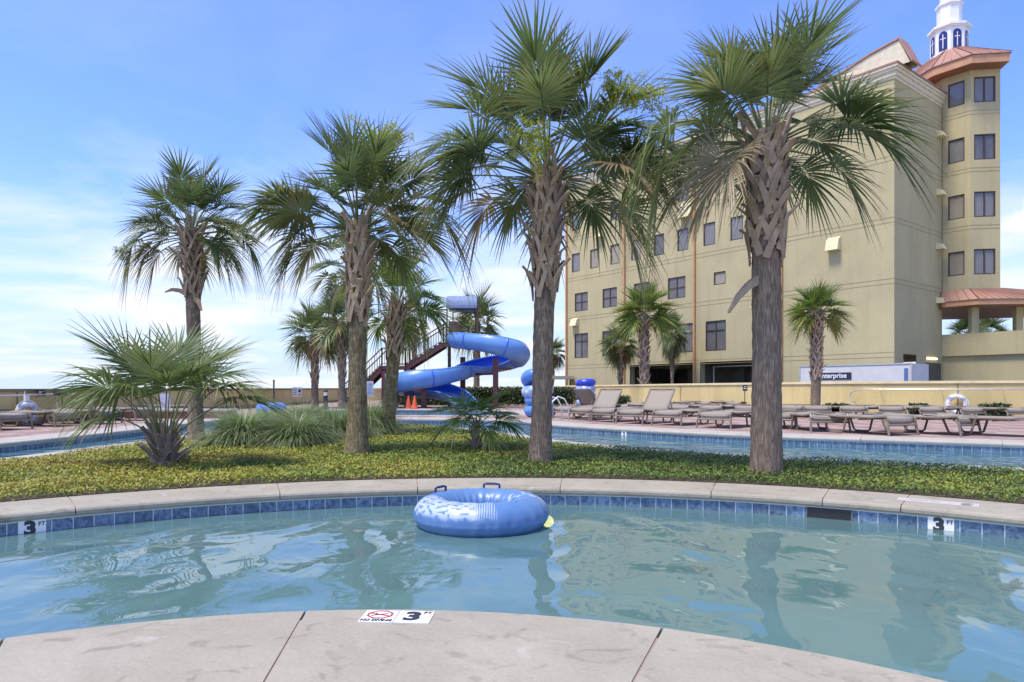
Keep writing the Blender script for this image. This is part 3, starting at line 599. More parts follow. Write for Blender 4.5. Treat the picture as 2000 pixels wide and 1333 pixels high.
palm('palm_tree','tall palm with full crown and two yellow green flower clusters behind the blue float',(X,Y,0),zat(335,Y),.142,.134,.03,33,zat(590,Y),1.0,nleaf=46,lean=(.10,0),group=PG,nseg=42,bw=.068,bstep=.026,bout=.11,
 fruits=((.98,.84,-.55,.30,420,'fruit'),(1.25,.72,-.5,.24,240,'fruit'),(-.36,.30,-.60,.28,380,'fruit'),(.72,-.35,-.25,.17,90,'moss')),extra=((R(-12),26,1.0,.85,.45,.15),(R(182),40,1.2,.9,.3,.1),(R(200),15,1.0,.75,.5,.2),(R(5),42,1.35,.9,.4,.1)),elo=-6,Lp=.95,Rb=.86)
X,Y=at(1497,7.93),7.93
palm('palm_tree','thickest nearest palm before the hotel with a torn leaf base hanging left',(X,Y,0),zat(262,Y),.165,.160,.02,44,zat(520,Y),.96,nleaf=34,lean=(.0,0),group=PG,mats=('trunkv','palm'),nseg=44,bw=.085,bstep=.028,bout=.07,stubs=((zat(548,Y),R(205),.55,-.75),),
 extra=((R(192),22,1.05,.9,.8,.3),(R(170),8,.95,.85,.8,.45),(R(-25),26,.72,.95,.3,.1)),elo=-8,Lp=.74,Rb=.80,droop=(.02,.34))
X,Y=at(757,15.1),15.1
palm('palm_tree','shorter leaning palm with bright green crown in front of the slide stairs',(X,Y,0),zat(590,Y),.148,.135,.03,55,zat(705,Y),.82,nleaf=26,lean=(.22,0),group=PG,mats=('trunkm','palmy'),nseg=34,bw=.06,bstep=.03,bout=.10,elo=-28,Lp=.85)
X,Y=at(706,17.6),17.6
palm('palm_tree','olive crowned palm mostly hidden behind the mossy trunked palm',(X,Y,0),zat(520,Y),.17,.16,.03,66,zat(640,Y),.85,nleaf=24,group=PG,nseg=30,elo=-35,lean=(-.15,0),mats=('trunk','palm'),fruits=((-.45,-.35,-.3,.2,90,'fruit'),))
# distant palms: two prototypes
BG='palms beyond the pools'
far=palm('palm_tree','far palm left of the mossy trunked palm, full round crown before the boundary wall',(at(615,38),38,0),zat(655,38),.20,.19,.03,71,zat(750,38),1.2,nleaf=40,group=BG,nseg=26,bw=.09,bstep=.07,elo=-35,Lp=.66,Rb=.92,droop=(.0,.3),fruits=())
far2=palm('palm_tree','palm in front of the hotel garage openings, tallest of the three there, pale spiky bark',(at(1258,44),44,-.5),zat(615,44)+.5,.26,.27,.03,72,1.6,1.45,nleaf=40,group=BG,nseg=26,bw=.13,bstep=.08,Lp=.60,Rb=.92,droop=(.0,.25),bout=.16,elo=-22,mats=('trunk','palmy'))
far3=palm('palm_tree','short broad palm with dry skirt left of the spiky barked palm by the hotel',(at(1212,50),50,-1.5),zat(672,50)+1.5,.16,.16,.03,73,3.0,1.12,nleaf=44,group=BG,nseg=26,bw=.1,bstep=.1,elo=-60,droop=(.0,.5),Lp=.6,Rb=.9)
def cp(src,px,Yd,hub,label,ref,sc_=1.0,z0=0,rz=1.0):
    H0=ref; Hn=zat(hub,Yd)-z0; s=Hn/H0; return dup(src,(at(px,Yd),Yd,z0),rz,label,(sc_,sc_,s),BG)
Hf=zat(655,38); Hf2=zat(615,44)+.5; Hf3=zat(672,50)+1.5
cp(far,668,36,632,'far palm just left of the mossy trunk, its crown overlapping the next one',Hf,.95,0,2.1)
cp(far,808,62,622,'small distant palm seen above the slide stairs',Hf,.80,0,.5)
cp(far,931,50,632,'palm with dark dense crown behind the slide platform',Hf,1.15,0,3.3)
cp(far3,1078,66,690,'palm crown at the left corner of the hotel, behind the tall island palm',Hf3,1.15,-1.5,.4)
cp(far3,1313,50,655,'small palm right of the spiky barked palm, before the hotel window',Hf3,.72,-1.5,2.0)
O_=palm('palm_tree','lone small palm with shaggy narrow trunk before the hotel, right of the thickest palm',(at(1592,26.2),26.2,0),zat(610,26.2),.18,.17,.02,74,zat(745,26.2),.86,nleaf=36,group=BG,nseg=30,bw=.07,bstep=.035,Lp=.55,Rb=.88,droop=(.0,.22),bout=.06,elo=-15,lean=(.08,0),mats=('trunk','palmy'))
cp(far3,1888,56,655,'dark palm seen through the pavilion opening beside the hotel wall',Hf3,1.0,-1.5,1.2)
cp(far3,1932,58,650,'palm crown seen between the pavilion columns',Hf3,1.0,-1.5,2.9)
# low feathery palms with stubby trunks
def lowpalm(label,loc,H,r,seed,scale,nleaf,elo,ehi,stubn,spec=None,Lp=1.0,Rb=.9,lm='pindo'):
    rs=np.random.default_rng(seed); t=thing('small_palm',label,'small palm',(loc[0],loc[1],0),0,'low palms on the island bed')
    b=MB(); b.lathe([(r*1.05,-.02),(r,.1),(r*.85,H*.6),(r*.6,H)],n=14); b.build('trunk',M['bootd'],t)
    bb=MB()
    for k in range(stubn):
        a=k*2.39996+rs.normal(0,.2); f=k/stubn; z=H*(.0+.75*f); L=rs.uniform(.8,1.25)*scale*(.30+.04*f); el=.45+.8*f+rs.normal(0,.1)
        P=[];p=Vector((math.cos(a)*r*.75,math.sin(a)*r*.75,z)); e=el+.5
        P.append(p.copy())
        for j in range(4):
            e_=e-.16*j; p=p+Vector((math.cos(a)*math.cos(e_),math.sin(a)*math.cos(e_),math.sin(e_)))*L/4; P.append(p.copy())
        base=len(bb.v); wd=[.11,.085,.055,.035,.016]
        for i,(p,ww) in enumerate(zip(P,wd)):
            dd=(P[min(i+1,4)]-P[max(i-1,0)]).normalized(); x=Vector((-math.sin(a),math.cos(a),0)); y=x.cross(dd)
            for u,v in ((-1,-1),(1,-1),(1,1),(-1,1)): bb.v.append(tuple(p+x*ww*scale/2*u+y*.011*v+y*(-.012 if abs(u) else 0)))
        for i in range(4):
            for j in range(4): bb.f.append((base+i*4+j,base+i*4+(j+1)%4,base+(i+1)*4+(j+1)%4,base+(i+1)*4+j))
        bb.f.append(tuple(base+16+j for j in range(4)))
    bb.build('leaf_bases',M['bootd'],t)
    buf=[];pet=MB()
    sp=spec or [(i*2.39996,ehi+(elo-ehi)*(i+.5)/nleaf,1,1,.15+.35*(i+.5)/nleaf) for i in range(nleaf)]
    for (az,el,lf,rf,dr) in sp:
        fan(buf,pet,(math.cos(az)*r*.4,math.sin(az)*r*.4,H*.85),az,R(el),Lp*scale*lf,Rb*scale*rf,44,dr,rs.uniform(.1,.6),rs,spread=104,bend=.08,pr=.014*scale,fold=.2)
    leaves_build('crown',buf,M[lm],t); pet.build('leaf_stalks',M['petiole'],t,smooth=True); return t
x,y=gp(322,912)
lowpalm('low spreading palm with arching fans and spiky dark stump on the left',(x,y),.42,.17,5,.95,0,0,0,44,
 spec=[(R(180),66,1.0,1.0,.30),(R(170),50,1.0,1.0,.55),(R(195),82,1.1,1.05,.05),(R(95),86,1.15,1.05,.0),(R(-85),84,.95,1.0,.05),(R(20),80,1.05,1.0,.08),(R(5),42,1.1,1.0,.35),(R(-12),52,1.15,.95,.45),(R(-60),72,.85,.85,.2),(R(215),62,.9,.95,.45),(R(60),78,1.1,1.0,.1),(R(140),72,1.0,1.0,.2),(R(250),70,.8,.8,.5),(R(-30),76,.9,.85,.2),(R(160),76,1.1,1.0,.15),(R(0),68,1.0,.9,.25),(R(185),36,.75,.8,.6)],Lp=.88,Rb=.84)
x,y=gp(930,882)
lowpalm('small young palm with thin open fans between the two tall palms, behind the float',(x,y),.45,.065,6,.70,11,12,84,20,Lp=.50,Rb=.80,lm='palmy')
# ornamental grass clumps
def grassclump(px,py,h,w_,label,seed,n=2600):
    rs=np.random.default_rng(seed); x,y=gp(px,py); 
    a=rs.uniform(0,2*math.pi,n); el=rs.uniform(.35,1.5,n); L=1.28*h*rs.uniform(.75,1.3,n); K=6; V=np.zeros((n,K,2,3))
    r0=w_*.25*np.sqrt(rs.random(n)); p=np.column_stack([r0*np.cos(a),r0*np.sin(a),np.zeros(n)]); e=el.copy()+.25; s=np.column_stack([-np.sin(a+rs.normal(0,.8,n)),np.cos(a),np.zeros(n)])
    for k in range(K):
        wd=.0075*(1-k/(K-1)*.85); V[:,k,0]=p-s*wd; V[:,k,1]=p+s*wd
        d=np.column_stack([np.cos(a)*np.cos(e),np.sin(a)*np.cos(e),np.sin(e)]); p=p+d*(L/(K-1))[:,None]; e-=rs.uniform(.24,.52,n)
    b=(np.arange(n)*K*2)[:,None]; F=np.concatenate([np.concatenate([b+2*k,b+2*k+1,b+2*k+3,b+2*k+2],1) for k in range(K-1)])
    tn=np.repeat(rs.uniform(0,.75,n),K*2); tp=np.tile(np.repeat(np.array([0,0,.02,.1,.3,.8]),2),n); V=V.reshape(-1,3); V[:,2]=np.maximum(V[:,2],.01)
    o=fastmesh('ornamental_grass',V,[F],M['grass'],None,{'tone':tn,'tip':tp}); o.location=(x,y,0); tag(o,label,'grass clump','ornamental grass clumps'); return o
grassclump(475,872,.62,.9,'fountain grass clump nearest the slender left palm',1)
grassclump(578,873,.56,.95,'fountain grass clump in the front middle, left of the mossy trunked palm',2)
grassclump(652,862,.66,.9,'bright fountain grass clump touching the mossy trunked palm on its left',3)
grassclump(722,850,.72,.9,'fountain grass clump between the mossy trunked palm and the leaning palm',4)
grassclump(598,838,.62,1.3,'pale bluish grass clump behind the front clumps',5,2800)
grassclump(530,845,.55,1.0,'low grass clump behind and between the two left clumps',6,2200)
# hedge
def leafmass(name,label,cat,boxes,m,n,size,seed,group=None):
    rs=np.random.default_rng(seed); Vs=[];vol=[b[3]*b[4]*b[5] for b in boxes]; 
    org=np.array([boxes[0][0],boxes[0][1],0.])
    for b_,v in zip(boxes,vol):
        k=int(n*v/sum(vol)); u=rs.uniform(-1,1,(k,3)); u/=np.maximum(1,(np.abs(u)**5).sum(1)**.2)[:,None]; 
        u*= (rs.uniform(.55,1.05,k)**.4)[:,None]
        P=u*np.array(b_[3:6])/2*(1+.10*np.sin(u[:,[1]]*9+seed)); 
        ca,sa=math.cos(b_[6]),math.sin(b_[6]); P=np.column_stack([P[:,0]*ca-P[:,1]*sa,P[:,0]*sa+P[:,1]*ca,P[:,2]])+np.array(b_[:3]); Vs.append(P)
    P=np.concatenate(Vs)-org; k=len(P); P[:,2]=np.maximum(P[:,2],.02); d=rs.normal(0,1,(k,3)); d/=np.linalg.norm(d,axis=1)[:,None]; e=np.cross(d,rs.normal(0,1,(k,3))); e/=np.linalg.norm(e,axis=1)[:,None]; s=size*rs.uniform(.6,1.4,(k,1))
    V=np.stack([P-d*s,P+e*s*.5,P+d*s,P-e*s*.5],1).reshape(-1,3)
    o=fastmesh(name,V,[np.arange(4*k).reshape(-1,4)],m,None,{'tone':np.repeat(rs.uniform(0,.7,k),4),'tip':np.zeros(4*k)}); o.location=org; tag(o,label,cat,group); return o
leafmass('hedge','dark clipped hedge behind the slide, ending at the right stack of tubes','hedge',[(at(1000,44),44,.62,8.8,1.2,1.15,-.04)],M['hedge'],30000,.06,3)
leafmass('shrub','dark low shrubs under the slide','shrub',[(at(825,45),45,.45,5.5,1.4,1.0,0)],M['hedge'],9000,.06,4)
leafmass('shrub','loose shrub below the hotel side wall, left of the raised lounger back','shrub',[(at(1203,34),34,.35,1.5,.8,.8,0)],M['hedge'],2500,.06,5)
for i,(px,ww,lb) in enumerate(((1633,1.0,'small green shrub between the first and second rear loungers right of the thick palm'),(1793,.7,'small shrub at the wall seam left of the ring buoy'),(1942,1.3,'leafy shrub right of the ring buoy'))):
    leafmass('shrub',lb,'shrub',[(at(px,25.9),25.9,.24,ww*.9,.45,.5,0)],M['hedge'],1500,.05,20+i,'shrubs along the yellow wall')
# ------------------------------------------------------------------ boundary walls
def wall(name,label,pts,zt,thick,m,capm,seams=True,foot=False,dz=0):
    t=thing(name,label,'wall',(pts[0][0],pts[0][1],0)); org=t.location[:]
    b=MB(); c=MB(); j=MB(); fo=MB(); cum=0
    off=offset(pts,thick)
    n=len(pts)
    for i in range(n-1):
        a,b2=pts[i],pts[i+1]; a2,b3=off[i],off[i+1]; za=zt(i/(n-1)); zb=zt((i+1)/(n-1))
        b.add([(a[0],a[1],-.4),(b2[0],b2[1],-.4),(b2[0],b2[1],zb-.1),(a[0],a[1],za-.1),(a2[0],a2[1],-1.6),(b3[0],b3[1],-1.6),(b3[0],b3[1],zb-.1),(a2[0],a2[1],za-.1)],[(0,1,2,3),(5,4,7,6)])
    ci=offset(pts,-.05); co_=offset(pts,thick+.05)
    for i in range(n-1):
        za=zt(i/(n-1)); zb=zt((i+1)/(n-1)); q=[]
        for (p,z) in ((i,za),(i+1,zb)): q+=[(*ci[p],z-.1),(*co_[p],z-.1),(*co_[p],z),(*ci[p],z)]
        c.add(q,[(0,4,7,3),(3,7,6,2),(2,6,5,1),(1,5,4,0),(0,3,2,1),(4,5,6,7)])
        if foot:
            f0=offset(pts,-.06); fo.add([(*f0[i],-.1),(*f0[i+1],-.1),(*f0[i+1],.17),(*f0[i],.17),(*pts[i],.17),(*pts[i+1],.17)],[(0,1,2,3),(3,2,5,4)])
    b.build('wall_panel',m,t,org); c.build('wall_cap',capm,t,org)
    if foot: fo.build('base_course',M['walldirt'],t,org)
    if seams:
        for i in seams:
            p=ci[i]; q=offset(pts,-.004)[i]; z=zt(i/(n-1)); dx=pts[i+1][0]-pts[i][0]; dy=pts[i+1][1]-pts[i][1]
            jb=MB(); jb.box((q[0],q[1],z/2-.05),(.05,.02,z-.1),math.atan2(dy,dx)); jb.build('expansion_joint',M['walldirt'],t,org)
    return t
WLft=[(-14.5,10+54*i/27) for i in range(28)]
# water (pool) side must be on the left of the travel direction reversed, so run from far to near
wall('boundary_wall','long weathered yellow wall on the far left behind loungers',list(reversed(WLft)),lambda f:1.17-.17*f,.25,M['wallst'],M['walldirt'],seams=[22,21,19,16,12,7],foot=True)
wr=list(reversed(WALLR))
rr_=list(reversed(WALLR)); 
wall('boundary_wall','pale capped yellow wall curving behind the right hand loungers',rr_,lambda f:1.36 if f<.66 else 1.36-.2*(f-.66)/.34,.25,M['wallst'],M['cap'],seams=[9,19,27])
# low stone ledge on the left
t=thing('stone_ledge','low raised ledge of brown stone with a pale coping by the far left river bank','ledge',(-11.8,24.4,0)); b=MB(); b.box((0,0,.12),(3.6,.9,.25)); b.build('stone_face',M['stone'],t); b=MB(); b.box((0,0,.28),(3.75,1.05,.07)); b.build('coping_stone',M['conc2'],t)
# ------------------------------------------------------------------ hotel
C0=Vector((22.4,40,0)); U=Vector((-.612,.791,0)); V2=Vector((.791,.612,0)); HN=Vector((-.791,-.612,0)); G0=-1.55
H=thing('hotel_building','large pale ochre hotel with stepped cream cornice, copper pipes and a corner tower','building',tuple(C0)); HO=tuple(C0)
def gridwall(mb,P,u,s0,s1,z0,z1,holes,depth=0,nrm=None,rev=None):
    xs=sorted({s0,s1,*[h[0] for h in holes],*[h[1] for h in holes]}); zs=sorted({z0,z1,*[h[2] for h in holes],*[h[3] for h in holes]})
    for a,b in zip(xs,xs[1:]):
        for c,d in zip(zs,zs[1:]):
            m_=((a+b)/2,(c+d)/2)
            if any(h[0]<m_[0]<h[1] and h[2]<m_[1]<h[3] for h in holes): continue
            mb.add([P+u*a+Vector((0,0,c)),P+u*b+Vector((0,0,c)),P+u*b+Vector((0,0,d)),P+u*a+Vector((0,0,d))],[(0,1,2,3)])
    if depth:
        for h in holes:
            q=[(h[0],h[2]),(h[1],h[2]),(h[1],h[3]),(h[0],h[3])]
            for i in range(4):
                a,b=q[i],q[(i+1)%4]; A=P+u*a[0]+Vector((0,0,a[1])); B=P+u*b[0]+Vector((0,0,b[1])); mb.add([A,B,B-nrm*depth,A-nrm*depth],[(0,1,2,3)])
cols=[27.2,24.85,22.4,20.03,17.63,15.3,12.9,10.6]
wins=[]
for c in (27.2,24.85,22.4,15.25,12.9,8.3): wins.append((c-.52,c+.52,15.39,17.03,'A'))
for c in cols: wins.append((c-.52,c+.52,11.64,13.3,'B'))
for c in (26.5,23.0,19.4,15.9): wins.append((c-.84,c+.84,8.04,9.69,'C'))
wins.append((11.5,12.51,8.64,9.57,'S'))
for c in (26.5,23.0,15.2,12.35): wins.append((c-.87,c+.87,3.85,6.05,'D'))
gar=[(14.37,20.71,-1.6,3.04),(7.6,13.72,-1.6,3.06)]
mb=MB(); gridwall(mb,C0,U,0,28.55,G0,19.3,[w_[:4] for w_ in wins]+gar,.16,HN)
# garage jambs deeper, other sides of the block
for g in gar:
    for s_ in g[:2]:
        A=C0+U*s_; mb.add([A+Vector((0,0,G0)),A-HN*.6+Vector((0,0,G0)),A-HN*.6+Vector((0,0,3.05)),A+Vector((0,0,3.05))],[(0,1,2,3)])
E1=C0+V2*6.9
gridwall(mb,C0,V2,0,6.9,3.15,19.3,[])
A=C0+U*28.55; Bk=A-HN*6.9; mb.add([A+Vector((0,0,G0)),Bk+Vector((0,0,G0)),Bk+Vector((0,0,19.2)),A+Vector((0,0,19.2))],[(0,1,2,3)])
D_=C0-HN*6.9; mb.add([Bk+Vector((0,0,3.2)),D_+Vector((0,0,3.2)),D_+Vector((0,0,19.2)),Bk+Vector((0,0,19.2))],[(0,1,2,3)])
# return wall under the overhang, soffit under face two
mb.add([C0+Vector((0,0,G0)),C0-HN*1.2+Vector((0,0,G0)),C0-HN*1.2+Vector((0,0,3.15)),C0+Vector((0,0,3.15))],[(0,1,2,3)])
q=[C0,E1,E1+U*28,C0+U*28]; mb.add([p+Vector((0,0,3.15)) for p in q],[(0,1,2,3)])
mb.build('wall',M['stucco'],H,HO)
# shallow grooves as slim strips, their shadow painted in as a darker colour
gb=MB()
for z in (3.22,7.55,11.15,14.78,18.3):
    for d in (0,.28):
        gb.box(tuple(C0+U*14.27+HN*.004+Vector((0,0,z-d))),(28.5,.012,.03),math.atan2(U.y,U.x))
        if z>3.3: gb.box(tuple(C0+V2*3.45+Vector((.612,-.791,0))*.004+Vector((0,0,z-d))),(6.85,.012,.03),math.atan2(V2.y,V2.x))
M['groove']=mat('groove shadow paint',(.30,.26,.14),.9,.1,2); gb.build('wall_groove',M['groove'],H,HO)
# interior of the garage
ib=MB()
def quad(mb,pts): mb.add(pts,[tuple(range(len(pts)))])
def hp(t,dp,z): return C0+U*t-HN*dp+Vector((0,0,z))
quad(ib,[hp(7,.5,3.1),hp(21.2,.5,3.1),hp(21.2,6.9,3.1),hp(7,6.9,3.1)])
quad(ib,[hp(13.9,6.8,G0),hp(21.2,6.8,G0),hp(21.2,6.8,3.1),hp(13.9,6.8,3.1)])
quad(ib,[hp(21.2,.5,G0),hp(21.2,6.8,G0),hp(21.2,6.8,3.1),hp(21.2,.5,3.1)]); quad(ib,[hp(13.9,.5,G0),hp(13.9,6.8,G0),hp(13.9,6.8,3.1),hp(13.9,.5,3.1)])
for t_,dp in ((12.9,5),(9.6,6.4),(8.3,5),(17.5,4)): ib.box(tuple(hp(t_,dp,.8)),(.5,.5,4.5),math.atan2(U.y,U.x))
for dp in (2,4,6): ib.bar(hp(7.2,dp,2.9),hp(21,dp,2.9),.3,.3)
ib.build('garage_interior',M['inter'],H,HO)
pb=MB(); pb.bar(hp(7.7,1.5,2.75),hp(13.6,1.5,2.75),.07); pb.bar(hp(13.6,1.5,2.75),hp(13.6,1.5,G0),.07); pb.build('garage_pipe',M['white'],H,HO)
# windows
wrs=random.Random(4)
def window(P,u,n,h,kind,pm):
    f=MB(); a,b,z0,z1=h[:4]; fw=.07; ang=math.atan2(u.y,u.x); mid=(a+b)/2
    def bx(mb,s0,s1,za,zb,dp,th): mb.box(tuple(P+u*((s0+s1)/2)-n*dp+Vector((0,0,(za+zb)/2))),(abs(s1-s0),th,zb-za),ang)
    bx(f,a+.003,a+fw,z0+.003,z1-.003,.07,.08); bx(f,b-fw,b-.003,z0+.003,z1-.003,.07,.08); bx(f,a+fw,b-fw,z0+.003,z0+fw,.07,.08); bx(f,a+fw,b-fw,z1-fw,z1-.003,.07,.08)
    if kind in('C','D','T'): bx(f,mid-.035,mid+.035,z0+fw,z1-fw,.07,.07)
    if kind=='C': bx(f,a+fw,b-fw,(z0+z1)/2-.03,(z0+z1)/2+.03,.072,.06)
    if kind=='D': bx(f,a+fw,b-fw,z1-.72,z1-.66,.072,.06)
    o=f.build('window',M['winfr'],H,HO)
    g=MB(); bx(g,a+fw,b-fw,z0+fw,z1-fw,.10,.02); p=g.build('pane',M[pm],o,HO)
    return o
for w_ in wins:
    pm={'A':'pane_grey','B':'pane_grey','C':'pane_mauve','S':'pane_tan','D':'pane_dark'}[w_[4]]
    if w_[4] in 'AB' and wrs.random()<.3: pm='pane_dark'
    if w_[4]=='B' and w_[0]>19 and wrs.random()<.4: pm='pane_tan'
    window(C0,U,HN,w_,w_[4],pm)
# downpipes, light boxes
for t_ in (28.4,21.27,14.19,7.12):
    p=MB(); q=C0+U*t_+HN*.09; p.box((q.x,q.y,(G0+18.9)/2),(.16,.12,18.9-G0),math.atan2(U.y,U.x)); p.build('drainpipe',M['pipe'],H,HO)
def lightbox(P,u,n,s,z,w_,h):
    a=MB(); ang=math.atan2(u.y,u.x); c=P+u*s
    q=[];
    for x in(-w_/2,w_/2):
        q+=[c+u*x+Vector((0,0,z-h/2)),c+u*x+n*.45+Vector((0,0,z-h/2)),c+u*x+n*.28+Vector((0,0,z+h*.3)),c+u*x+Vector((0,0,z+h/2))]
    a.add(q,[(0,1,2,3),(7,6,5,4),(1,5,6,2),(2,6,7,3),(0,4,5,1)]); a.build('wall_light_box',M['boxlt'],H,HO)
for (t_,z,w_,h) in ((14.9,14.6,1.15,1.1),(8.9,10.6,.7,.9),(3.55,10.15,.8,.85),(8.6,6.9,1.2,.5),(27.2,7.1,.8,.7),(24.0,15.35-1.0,.8,.35)): lightbox(C0,U,HN,t_,z,w_,h)
for z in (17.4,13.65,10.2,6.75): lightbox(C0,V2,Vector((.612,-.791,0)),6.2,z,.55,.42)
# cornice (stepped), roof, gable
N2=Vector((.612,-.791,0))
cb=MB()
for i,(z0,z1,o) in enumerate(((19.25,19.42,.05),(19.42,19.68,.12),(19.68,19.86,.20),(19.86,20.02,.28))):
    P=[C0+U*28.8+HN*o, C0+HN*o+N2*o, C0+V2*6.88+N2*o, C0+V2*6.88+U*28.8]; 
    cb.prism([(p.x,p.y) for p in P],z0,z1)
cb.build('cornice',M['cream'],H,HO)
rb=MB(); 
R0=[C0+U*28.8+HN*.32,C0+HN*.32+N2*.32,C0+V2*6.9+N2*.32]; R1=[C0+U*26-HN*2.6,C0-HN*2.6+N2*-2.6+U*0,C0+V2*6.9-N2*2.4]
for i in (0,1):
    rb.add([R0[i]+Vector((0,0,20.02)),R0[i+1]+Vector((0,0,20.02)),R0[i+1]+Vector((0,0,20.12)),R0[i]+Vector((0,0,20.12))],[(0,1,2,3)])
    rb.add([R0[i]+Vector((0,0,20.12)),R0[i+1]+Vector((0,0,20.12)),R1[i+1]+Vector((0,0,21.1)),R1[i]+Vector((0,0,21.1))],[(0,1,2,3)])
rb.add([p+Vector((0,0,21.1)) for p in R1]+[C0+U*26-HN*6.9+Vector((0,0,21.1))],[(0,1,2,3)])
rb.build('roof',M['copper'],H,HO)
gbm=MB(); 
a=[(6.0,20.05),(1.6,21.3),(-.1,21.6),(-.7,20.1)]
for dp in (.9,5.0): pass
pf=[hp(s,.4,z) for s,z in a]; pk=[hp(s,1.5,z) for s,z in a]; gbm.add(pf+pk,[(0,1,2,3),(7,6,5,4),(0,4,5,1),(1,5,6,2),(2,6,7,3)]); go_=gbm.build('parapet_gable',M['cream'],H,HO)
gt=MB(); gt.bar(hp(6.1,.95,20.12),hp(1.6,.95,21.38),1.25,.1); gt.bar(hp(1.6,.95,21.39),hp(-.13,.95,21.69),1.25,.1); gt.bar(hp(-.13,.95,21.69),hp(-.83,.95,20.1),1.25,.1); gt.build('gable_coping',M['copper'],go_,HO)
# tower
A_=Vector((28.8,42.9,0)); B_=A_+Vector((.992,-.127,0))*1.74; P0=Vector((27.86,44.12,0)); Cc=B_+Vector((.127,.992,0))*7; Dd=Vector((27,50,0))
tb=MB(); ZT0,ZT1=6.9,21.1
Nf=Vector((-.127,-.992,0)); uf=Vector((.992,-.127,0)); ul=(A_-P0).normalized(); nl=HN; Ll=(A_-P0).length
fl=[];ll=[]
for k in range(5):
    z0=8.30+k*3.60; 
    if z0<20: fl.append((.22,1.47,z0-.05,z0+1.55)); ll.append((.28,1.22,z0-.02,z0+1.5))
gridwall(tb,A_,uf,0,1.74,ZT0,ZT1,fl,.16,Nf); gridwall(tb,P0,ul,0,Ll,ZT0,ZT1,ll,.16,nl)
for a,b2 in ((B_,Cc),(Cc,Dd),(Dd,P0)): tb.add([a+Vector((0,0,ZT0)),b2+Vector((0,0,ZT0)),b2+Vector((0,0,ZT1)),a+Vector((0,0,ZT1))],[(0,1,2,3)])
tb.build('tower_wall',M['stucco'],H,HO)
for i,h in enumerate(fl): window(A_,uf,Nf,h,'T','pane_grey' if i!=2 else 'pane_dark')
for i,h in enumerate(ll): window(P0,ul,nl,h,'B','pane_tan' if i<2 else 'pane_grey')
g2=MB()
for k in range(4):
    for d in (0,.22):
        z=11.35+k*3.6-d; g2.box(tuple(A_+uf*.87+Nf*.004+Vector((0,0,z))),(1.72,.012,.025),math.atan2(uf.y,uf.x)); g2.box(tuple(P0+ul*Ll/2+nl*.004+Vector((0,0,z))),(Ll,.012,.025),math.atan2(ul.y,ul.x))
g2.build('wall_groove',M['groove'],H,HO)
def expand(poly,d):
    n=len(poly); out=[]
    for i in range(n):
        a,b,c=poly[i-1],poly[i],poly[(i+1)%n]; e1=(b-a).normalized(); e2=(c-b).normalized(); n1=Vector((e1.y,-e1.x,0)); n2=Vector((e2.y,-e2.x,0)); bis=(n1+n2); bis=bis/(bis.length**2)*2; out.append(b+bis*d)
    return out
tp_=[P0,A_,B_,Cc,Dd]
_ex=expand
def expand(poly,d):
    e=_ex(poly,d)
    if poly is tp_ and d>.5: e[2]=Vector((30.45+(d-.95),41.75-(d-.95),0)); e[3]=Vector((32.3+(d-.95),50.5,0))
    return e
ev=expand(tp_,.95); fa=MB(); fa.prism([(p.x,p.y) for p in ev],21.12,21.62); fa.build('tower_eave',M['fascia'],H,HO)
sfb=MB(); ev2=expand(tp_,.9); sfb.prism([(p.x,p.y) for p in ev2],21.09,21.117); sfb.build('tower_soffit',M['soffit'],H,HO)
cc=Vector((29.85,46.6,0)); tr=MB(); ev3=expand(tp_,1.02); n=len(ev3); top=[cc+(p-cc)*.27 for p in ev3]; tr.add([p+Vector((0,0,21.62)) for p in ev3]+[p+Vector((0,0,21.68)) for p in ev3]+[p+Vector((0,0,23.75)) for p in top],[(i,(i+1)%n,(i+1)%n+n,i+n) for i in range(n)]+[(i+n,(i+1)%n+n,(i+1)%n+2*n,i+2*n) for i in range(n)]+[tuple(range(2*n,3*n))])
for i in range(n):       # standing seams
    a,b2=ev3[i],ev3[(i+1)%n]; c2,d2=top[i],top[(i+1)%n]; k=max(2,int((b2-a).length/.55))
    for j in range(0,k+1):
        f=j/k; tr.bar(a.lerp(b2,f)+Vector((0,0,21.70)),c2.lerp(d2,f)+Vector((0,0,23.77)),.05,.06)
tr.build('tower_roof',M['copper'],H,HO)
